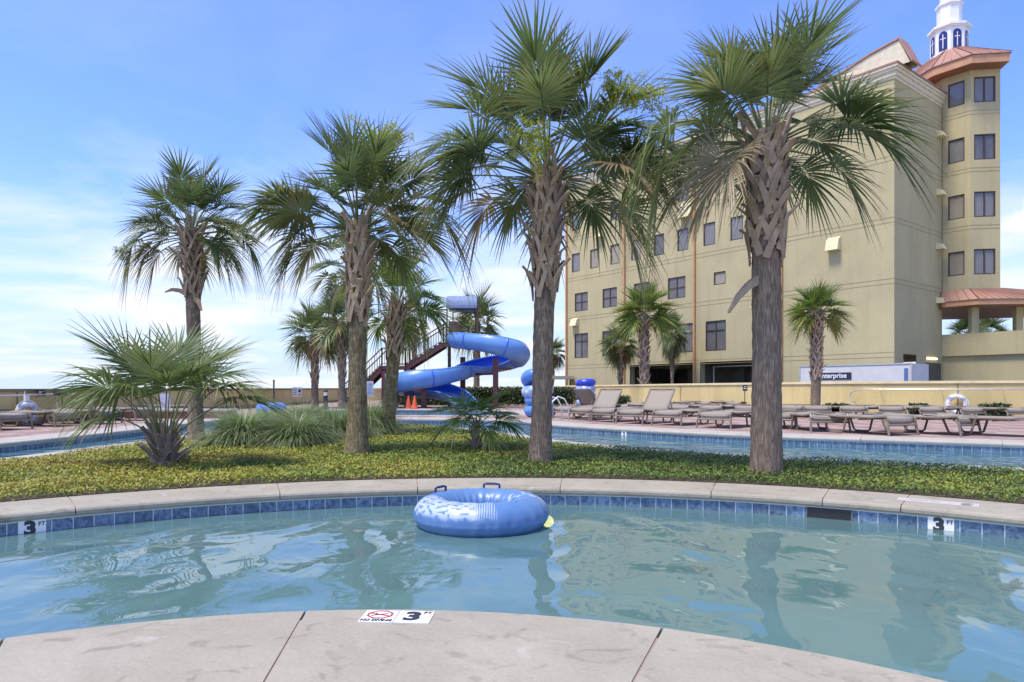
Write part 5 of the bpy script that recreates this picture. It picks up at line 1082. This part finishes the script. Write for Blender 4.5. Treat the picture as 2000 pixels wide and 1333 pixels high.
# ------------------------------------------------------------------ loungers
def lounger(back=0):
    t=thing('sun_lounger','x','sun lounger',(0,0,0),0,'taupe sling loungers on the pool deck')
    Wd=.44; zs=.38; L1=1.28; L2=.78
    def yz(s):   # centre line of the sling
        if s<=L1: return (s, zs+ (.03 if s<.1 else .03))
        a=R(back); return (L1+(s-L1)*math.cos(a),zs+.03+(s-L1)*math.sin(a))
    f=MB()
    for sx in(-1,1):
        x=sx*Wd; f.tube([(x,-.04,zs-.12),(x,-.05,zs-.03),(x,0,zs+.035),(x,.1,zs+.03),(x,.4,zs),(x,L1,zs)],.027,6); y,z=yz(L1+L2); f.tube([(x,L1,zs),(x,y,z)],.027,6)
    for yq in (.08,.7,L1): f.tube([(-Wd,yq,zs-.05),(Wd,yq,zs-.05)],.016,6)
    y,z=yz(L1+L2); f.tube([(-Wd,y,z),(Wd,y,z)],.02,6)
    if back>20: 
        for sx in(-1,1): y2,z2=yz(L1+.45); f.tube([(sx*Wd*.9,y2,z2),(sx*Wd*.9,L1+.42,zs-.12)],.013,5)
    f.build('frame',M['taupe'],t)
    def sling(s0,s1,n,name):
        b=MB(); vs=[];ss=[s0+(s1-s0)*i/n for i in range(n+1)]
        for s in ss:
            y,z=yz(s)
            for k in range(7):
                u=-1+2*k/6; vs.append((u*(Wd+.012),y,z-.028*(1-u*u)))
        m_=len(vs); vs+=[(x,y,z-.022) for x,y,z in vs]
        if s0==0:
            pass
        fs=[];
        for i in range(n):
            for k in range(6): a=i*7+k; fs+=[(a,a+1,a+8,a+7),(a+m_,a+7+m_,a+8+m_,a+1+m_)]
            fs+=[(i*7,i*7+7,i*7+7+m_,i*7+m_),(i*7+6,i*7+6+m_,i*7+13+m_,i*7+13)]
        fs+=[tuple(range(0,7))+tuple(reversed(range(m_,m_+7))),tuple(range(n*7,n*7+7))+tuple(reversed(range(m_+n*7,m_+n*7+7)))]
        b.add(vs,fs)
        if s0==0:
            for q0,q1 in (((.02,zs+.03),(-.035,zs+.005)),((-.035,zs+.005),(-.05,zs-.05)),((-.05,zs-.05),(-.03,zs-.105))):
                w2=Wd-.02; vv=[]
                for (yy,zz) in (q0,q1):
                    for k in range(7): u=-1+k/3; vv.append((u*w2,yy+.012*u*u,zz-.022*(1-u*u)))
                vv+=[(x,y+.012,z-.012) for x,y,z in vv]; b.add(vv,[(k,k+1,k+8,k+7) for k in range(6)]+[(k+14,k+21,k+22,k+15) for k in range(6)]+[(0,7,21,14),(6,20,27,13)])
        b.build(name,M['sling'],t,smooth=True)
    sling(0,L1-.01,6,'seat'); sling(L1+.01,L1+L2,5,'backrest')
    for sx in(-1,1):
        b=MB(); b.tube([(sx*Wd,.03,zs-.03),(sx*(Wd+.01),-.04,zs-.12),(sx*(Wd+.03),-.09,0)],.028,6); b.build('leg',M['taupe'],t)
        b=MB(); b.tube([(sx*Wd,1.02,zs-.02),(sx*Wd,1.10,.06),(sx*Wd,1.15,.02),(sx*Wd,1.48,.02),(sx*Wd,1.54,.06),(sx*Wd,1.66 if back<20 else 1.60,zs-.02 if back<20 else zs-.10)],.026,6); b.build('leg',M['taupe'],t)
    if back>20:
        b=MB(); [b.tube([(sx*Wd,L1,zs),(sx*Wd,1.7,zs-.03)],.018,6) for sx in(-1,1)]; b.build('rear_rail',M['taupe'],t)
    b=MB(); b.tube([(-Wd-.02,-.05,zs-.15),(Wd+.02,-.05,zs-.15)],.026,6); b.build('crossbar',M['taupe'],t)
    return t
LF=lounger(1.5); LU=lounger(52)
used=set()
def place(src,px,py,px2,py2,label,flip=False,ang=None):
    """foot end between two ground points seen in the photo"""
    a=Vector(gp(px,py)); b2=Vector(gp(px2,py2)); m_=(a+b2)/2; d=(b2-a); rz=math.atan2(d.y,d.x) if ang is None else ang
    if id(src) not in used: o=src; used.add(id(src)); o.location=(m_.x,m_.y,0); o.rotation_euler=(0,0,rz); o['label']=label
    else: o=dup(src,(m_.x,m_.y,0),rz,label)
    return o
FR='lounger in the row beside the right river bank, '
place(LF,1581,844,1657,844,'flat lounger seen end on, first to the right of the thickest palm trunk')
place(LF,1719,850,1797,851,'flat lounger second to the right of the thickest palm trunk, turned slightly left',ang=R(24))
place(LF,1846,849,1932,852,'flat lounger third to the right of the thickest palm trunk, head pointing up left',ang=R(33))
place(LF,1986,852,2070,856,'flat lounger cut by the right picture edge in the riverside row',ang=R(40))
place(LF,1478,840,1556,836,'flat lounger half hidden by the thickest palm trunk',ang=R(-22))
ang0=R(-38)
place(LF,1369,835,1424,838,'flat riverside lounger nearest the left side of the thickest palm trunk',ang=R(-40))
place(LF,1282,830,1327,832,'flat lounger third from the left of the thickest palm trunk in the riverside row',ang=R(-43))
place(LU,1214,827,1250,829,'lounger with its back raised high, left of the middle in the riverside row',ang=R(-44))
place(LF,1164,823,1192,826,'flat lounger in front of the overturned one',ang=R(-45))
place(LU,1124,820,1148,822,'lounger with its back raised beside the right tube stack',ang=R(-42))
place(LF,1090,817,1114,819,'flat lounger at the left end of the riverside row by the pool ladder',ang=R(-45))
# overturned lounger seen from behind
o=dup(LU,(at(1196,27.5),27.5,0),R(130),'raised lounger facing away with its dark underside showing, behind the first raised one'); 
mid=[(1275,798,-52),(1325,800,-50),(1388,801,-48),(1452,801,-48),(1300,790,-55),(1372,789,-55),(1432,789,-52),(1240,792,-52),(1210,797,-52)]
ml=['flat lounger behind the raised back lounger, just right of it','flat lounger in the middle rows, second right of the raised back','flat lounger in the middle rows, above the riverside lounger third from the thick palm','flat lounger in the middle rows, just left of the thickest palm trunk','flat lounger in the rear row near the wall, leftmost of three','flat lounger in the rear row near the wall, middle of three','flat lounger in the rear row below the stake sign','flat lounger near the wall behind the raised back','flat lounger near the wall, left of the raised back']
for (px,py,a),lb in zip(mid,ml):
    x,y=gp(px,py+14 if py>795 else py+12); dup(LF,(x,y,0),R(a),lb)
bk=[(1546,-20),(1596,-14),(1667,-8),(1742,0),(1820,6),(1900,12),(1985,18)]
for i,(px,a) in enumerate(bk):
    lb='flat rear row lounger right of the thickest palm, '+['first from its trunk','second, below the lone small palm','third, under the bend of the handrail','fourth, left of the wall seam','fifth, just left of the ring buoy','sixth, just right of the ring buoy','last, at the right picture edge'][i]
    Yq=25-.5*i; dup(LF,(at(px,Yq),Yq,0),R(a),lb)
ll_=[(-12.55,17.2,'flat lounger cut by the left picture edge'),(-12.35,18.9,'second lounger from the left edge, left of the ring buoy'),(-11.95,20.2,'third lounger from the left edge, in front of the ring buoy'),(-12.1,22.4,'fourth lounger from the left edge, right of the ring buoy'),(-12.2,26.4,'farthest left lounger, behind the low spreading palm')]
for x,y,lb in ll_: dup(LF,(x,y,0),R(82),lb,group='loungers along the left wall')
# ------------------------------------------------------------------ rails, buoys, signs
def tubeobj(name,label,cat,pts,r,m,org):
    t=thing(name,label,cat,org); b=MB(); b.tube(pts,r,8); b.build('rail',m,t,org,smooth=True); return t
Yr=24.6
def wr_pt(px,off):  # point on the right wall seen at px, off metres in front
    best=None
    for i in range(len(WALLR)-1):
        a,b2=WALLR[i],WALLR[i+1]; r=(px-1000)/1333; d=(b2[0]-a[0])-r*(b2[1]-a[1]); 
        if abs(d)<1e-9: continue
        s=(r*a[1]-a[0])/d
        if 0<=s<=1: best=(a[0]+s*(b2[0]-a[0]),a[1]+s*(b2[1]-a[1]))
    k=(best[1]-off)/best[1]; return Vector((best[0]*k,best[1]*k,0))
pts=[]
for px,py in ((1672,788),(1664,783),(1659,775),(1662,767),(1672,762.5),(1690,761),(1760,761),(1850,761),(1940,761),(2050,761)):
    q=wr_pt(px,.35); q.z=zat(py,q.y); pts.append(q)
t=tubeobj('handrail','long pale handrail with a curled end along the right yellow wall','handrail',pts,.026,M['steel'],tuple(wr_pt(1672,.35)))
b=MB()
for px in (1720,1840,1960):
    q=wr_pt(px,.35); q2=wr_pt(px,.02); b.tube([(q.x,q.y,1.02),(q.x,q.y,.94),(q2.x,q2.y,.92)],.014,6)
b.build('bracket',M['steel'],t,tuple(t.location),smooth=True)
xw=-14.5+.3
pts=[Vector((xw,Yq,z)) for Yq,z in ((12,.80),(16,.83),(19,.84),(21.5,.86),(22.6,.86),(23.2,.78),(23.5,.62),(23.6,.45),(23.5,.3))]
pts=[Vector((xw,14,.82)),Vector((xw,19,.83)),Vector((xw,21.5,.87)),Vector((xw,22.3,.86)),Vector((xw,22.9,.75)),Vector((xw,23.2,.55)),Vector((xw,23.1,.42))]
t=tubeobj('handrail','pale handrail with a drooping end along the left wall','handrail',pts,.026,M['steel'],(xw,19,0))
b=MB()
for Yq in (14.5,18,21.3): b.tube([(xw,Yq,0),(xw,Yq,.84)],.02,6)
b.build('post',M['steel'],t,(xw,19,0)); b=MB(); b.tube([(xw,21.15,.875),(xw,21.75,.885)],.05,8); b.build('grip_sleeve',M['black'],t,(xw,19,0))
def buoy(loc,rz,label,r=.27,tl=.0):
    t=thing('ring_buoy',label,'ring buoy',loc,rz,'ring buoys hung on the walls'); b=MB(); torus(b,r,.085,.08,40,14,0,False)
    b.v=[(x,z,y) for x,y,z in b.v]; b.build('ring',M['whitep'],t,smooth=True)
    for k in range(4):
        b=MB(); a=R(45+90*k); c=(r*math.cos(a),0,r*math.sin(a)); b.lathe([(.095,-.05),(.095,.05)],(0,0,0),14,False); n=28; vs=b.v[-n:]; del b.v[-n:]
        M3=Matrix.Rotation(a,3,'Y').inverted() if False else Matrix.Rotation(-a,3,'Y'); b.v+=[tuple(M3@Vector(v)+Vector(c)) for v in vs]; b.build('band',M['paleb'],t)
    b=MB(); 
    pts=[Vector(((r+.11)*math.cos(R(q)),-.03+.02*math.sin(R(q*4)),(r+.11)*math.sin(R(q)))) for q in range(0,360,15)]; b.tube(pts,.012,5,close=True); b.build('rope',M['whitep'],t)
    return t
q=wr_pt(1868,.14); by=buoy((q.x,q.y,zat(790,q.y)),math.atan2(-.35,1),'white ring buoy hung on the right yellow wall between rear loungers',.30)
b=MB(); b.tube([(0,.02,.33),(0,-.04,.44),(0,-.04,.5)],.02,6); b.build('hook',M['whitep'],by)
by=buoy((xw+.12,19.8,.34),R(90-20),'white ring buoy leaning at a post on the left wall behind the loungers',.24)
b=MB(); b.tube([(0,.08,-.42),(0,.08,.45)],.022,6); b.box((0,.0,.42),(.12,.08,.16)); b.tube([(0,.08,.45),(0,.08,.62)],.012,5); b.build('post',M['whitep'],by)
# wall signs
def sign(name,label,loc,rz,w_,h,m,post=None,marks=(),mk='ink'):
    t=thing(name,label,'sign',loc,rz); b=MB(); b.box((0,0,0),(w_,.02,h)); b.build('panel',m,t)
    if post: b=MB(); b.tube([(0,.03,-post),(0,.03,h/2)],.02,6); b.build('post',M['black'],t)
    for i,(x,z,ww,hh) in enumerate(marks): b=MB(); b.box((x,-.014,z),(ww,.008,hh)); b.build('printed_line',M[mk],t)
    return t
sign('wall_sign','small black sign on top of the left wall',(xw-.02,20.6,.90),R(90),.44,.20,M['black'],marks=((-.05,.03,.09,.06),(.0,-.05,.28,.02)),mk='whitep')
t=sign('wall_sign','white notice with dark print on the far left wall beside the thin pole',(xw+.1,44.8,.86),R(90-55),.62,.62,M['whitep'],marks=((-.15,.2,.24,.03),(-.15,.08,.24,.03),(-.15,-.04,.24,.03),(-.15,-.16,.2,.03),(.16,.08,.16,.2),(.16,-.18,.2,.05)))
t=thing('utility_pole','thin dark pole by the far left wall','pole',(at(535,36),36,0)); b=MB(); b.tube([(0,0,0),(0,0,zat(745,36))],.045,8); b.build('post',M['green'] if False else mat('dark green paint pole',(.03,.05,.045),.5),t); b=MB(); b.lathe([(.055,0),(.055,.05),(.02,.08)],(0,0,zat(745,36)),10); b.build('cap',M['black'],t)
t=thing('bollard_light','black bollard light with pale head by the far left wall','bollard light',(at(636,34),34,0)); b=MB(); b.lathe([(.11,0),(.11,.72),(.09,.72)],n=14); b.build('post',M['black'],t); b=MB(); b.lathe([(.085,.72),(.085,.90)],n=14); b.build('lamp_head',M['whitep'],t); b=MB(); b.lathe([(.12,.90),(.12,.96),(.04,1.02)],n=14); b.build('cap',M['black'],t)
q=wr_pt(1455,1.2); sign('stake_sign','small dark sign on a stake before the yellow wall, left of the thickest palm',(q.x,q.y,zat(758,q.y)),0,.22,.30,M['ink'],post=.95,marks=((0,.06,.12,.03),(0,-.03,.14,.04)),mk='whitep')
t=thing('notice_board','pale lavender notice board behind the low spreading palm','sign',(at(322,25.5),25.5,0)); b=MB(); b.box((0,0,.55),(.42,.03,.62)); b.build('panel',mat('faded board',(.50,.48,.58),.6,.2,6),t); b=MB(); b.tube([(0,.03,0),(0,.03,.85)],.025,6); b.build('post',M['whitep'],t)
# pool ladder rails
t=thing('pool_ladder','pair of curved white ladder rails at the river bank beside the left tube stack','ladder',(at(1088,22.6),22.6,0),R(-60))
for i,dx in enumerate((-.12,.14)):
    b=MB(); b.tube([(dx,-.55+i*.1,-.5),(dx,-.5+i*.1,.25),(dx,-.38+i*.1,.62),(dx,-.15+i*.1,.78),(dx,.1+i*.1,.70),(dx,.25+i*.1,.45),(dx,.28+i*.1,0)],.024,8); b.build('rail',M['whitep'],t,smooth=True)
# ------------------------------------------------------------------ depth markers, pool lamp, skimmer
def onfar(px):   # point + tangent on the near pool's far wall seen at px
    r=(px-1000)/1333; best=None
    for a in np.linspace(20,160,1401):
        x=CO[0]+6*math.cos(R(a)); y=CO[1]+6*math.sin(R(a))
        if best is None or abs(x/y-r)<best[0]: best=(abs(x/y-r),a,x,y)
    return best[1:]
for px,lb in ((1837,'white 3 FT depth tile in the right end of the waterline tiles'),(63,'white 3 FT depth tile in the left end of the waterline tiles')):
    a,x,y=onfar(px); n_=Vector((-math.cos(R(a)),-math.sin(R(a)),0)); t=thing('depth_marker',lb,'depth marker',(x+n_.x*.006,y+n_.y*.006,-.155),R(a)-math.pi/2,'white depth tiles at the near pool')
    b=MB(); b.box((0,0,0),(.19,.008,.16)); b.build('tile',M['whitep'],t)
    text('number','3',.15,M['ink'],t,(-.015,-.006,.012),(R(90),0,0),bold=.008,sx=1.15); text('unit','FT',.045,M['ink'],t,(.065,-.006,.045),(R(90),0,0),bold=.001)
# river marker
W2a=np.array(W2far); best=min(((abs(p[0]/p[1]-.154),i) for i,p in enumerate(W2far) if p[1]>12 and p[0]>0)); i=best[1]; p=W2far[i]; q=W2far[i+1]; d=Vector((q[0]-p[0],q[1]-p[1],0)).normalized(); nrm=Vector((-d.y,d.x,0))
t=thing('depth_marker','small white depth tile on the far river wall right of the tall palm','depth marker',(p[0]+nrm.x*.008,p[1]+nrm.y*.008,-.15),math.atan2(-d.y,-d.x),'white depth tiles at the river')
b=MB(); b.box((0,0,0),(.17,.008,.16)); b.build('tile',M['whitep'],t); text('number','3',.14,M['ink'],t,(0,-.006,.0),(R(90),0,0),bold=.006)
# deck marker: NO DIVING + 3 FT
t=thing('deck_marker','white NO DIVING 3 FT tile pair set in the near concrete edge','depth marker',(at(775,3.005),3.005,.0015),R(-4))
b=MB()
b.box((-.148,0,0),(.148+.0,.15,.004)); b.box((.008+.0,0,0),(.155,.15,.004)); 
b.v=[(x+.07,y,z) for x,y,z in b.v]; b.build('tile',M['whitep'],t)
text('number','3',.145,M['ink'],t,(.070,.0,.0035),(0,0,0),bold=.0065,sx=1.08,ext=.0004); text('unit','FT',.036,M['ink'],t,(.130,.050,.0035),(0,0,0),bold=.0008,ext=.0004)
text('words','NO DIVING',.033,M['ink'],t,(-.078,-.057,.0035),(0,0,0),bold=.0014,sx=.80,ext=.0004)
b=MB(); oc8=[Vector((-.078+.056*math.cos(R(22.5+45*i)),.016+.050*math.sin(R(22.5+45*i)),.0035)) for i in range(8)]
for i in range(8): b.bar(oc8[i],oc8[(i+1)%8],.0085,.001)
b.bar(oc8[3],oc8[7],.0085,.0012); b.build('prohibition_symbol',M['red'],t)
b=MB(); b.bar((-.115,.0,.0037),(-.075,.02,.0037),.006,.001); b.bar((-.085,.016,.0037),(-.045,.03,.0037),.005,.001); b.bar((-.10,.035,.0037),(-.085,.012,.0037),.004,.001); b.build('diver_figure',M['ink'],t)
# worn marker on the island coping, read from the other side
a=52.3; r_=6.36; x=CO[0]+r_*math.cos(R(a)); y=CO[1]+r_*math.sin(R(a)); t=thing('deck_marker','worn illegible depth marking on the island coping near the right edge','depth marker',(x,y,.0012),R(a+90+180))
M['wornk']=mat('worn black print',(.06,.06,.07),.7,.3,30,col2=(.30,.27,.24)); b=MB(); M['wornw']=mat('worn white tile',(.50,.48,.45),.7,.2,14,col2=(.40,.36,.31)); b.box((.0,0,0),(.62,.19,.002)); b.build('tile',M['wornw'],t)
text('number','3',.17,M['wornk'],t,(.22,0,.0025),(0,0,R(180)),bold=.006,sx=1.2,ext=.0003); text('words','NO DIVING',.045,M['wornk'],t,(-.1,.0,.0025),(0,0,R(180)),ext=.0003)
# lamp in the far wall under water, skimmer slot
a,x,y=onfar(1071); n_=Vector((-math.cos(R(a)),-math.sin(R(a)),0))
t=thing('pool_light','round lit underwater lamp in the far pool wall beside the float','pool light',(x+n_.x*.01,y+n_.y*.01,-.345),R(a)-math.pi/2)
b=MB(); b.tube([(0,0,0),(0,-.03,0)],.072,24); b.build('rim',M['steel'],t)
M['glow']=bpy.data.materials.new('warm pool lamp'); M['glow'].use_nodes=True; _b=M['glow'].node_tree.nodes['Principled BSDF']; _b.inputs['Emission Color'].default_value=(1,.70,.25,1); _b.inputs['Emission Strength'].default_value=5
b=MB(); b.tube([(0,-.03,0),(0,-.045,0)],.058,24); b.build('lens',M['glow'],t)
a,x,y=onfar(1620); n_=Vector((-math.cos(R(a)),-math.sin(R(a)),0)); t=thing('skimmer','dark skimmer opening under the island coping on the right','skimmer',(x+n_.x*.004,y+n_.y*.004,-.125),R(a)-math.pi/2)
b=MB(); b.box((0,0,-.02),(.36,.006,.12)); b.build('opening',M['black'],t); b=MB(); b.box((0,-.006,-.085),(.38,.012,.012)); b.box((-.19,-.006,-.02),(.012,.012,.12)); b.box((.19,-.006,-.02),(.012,.012,.12)); b.build('frame',mat('grey skimmer frame',(.12,.14,.16),.6),t)
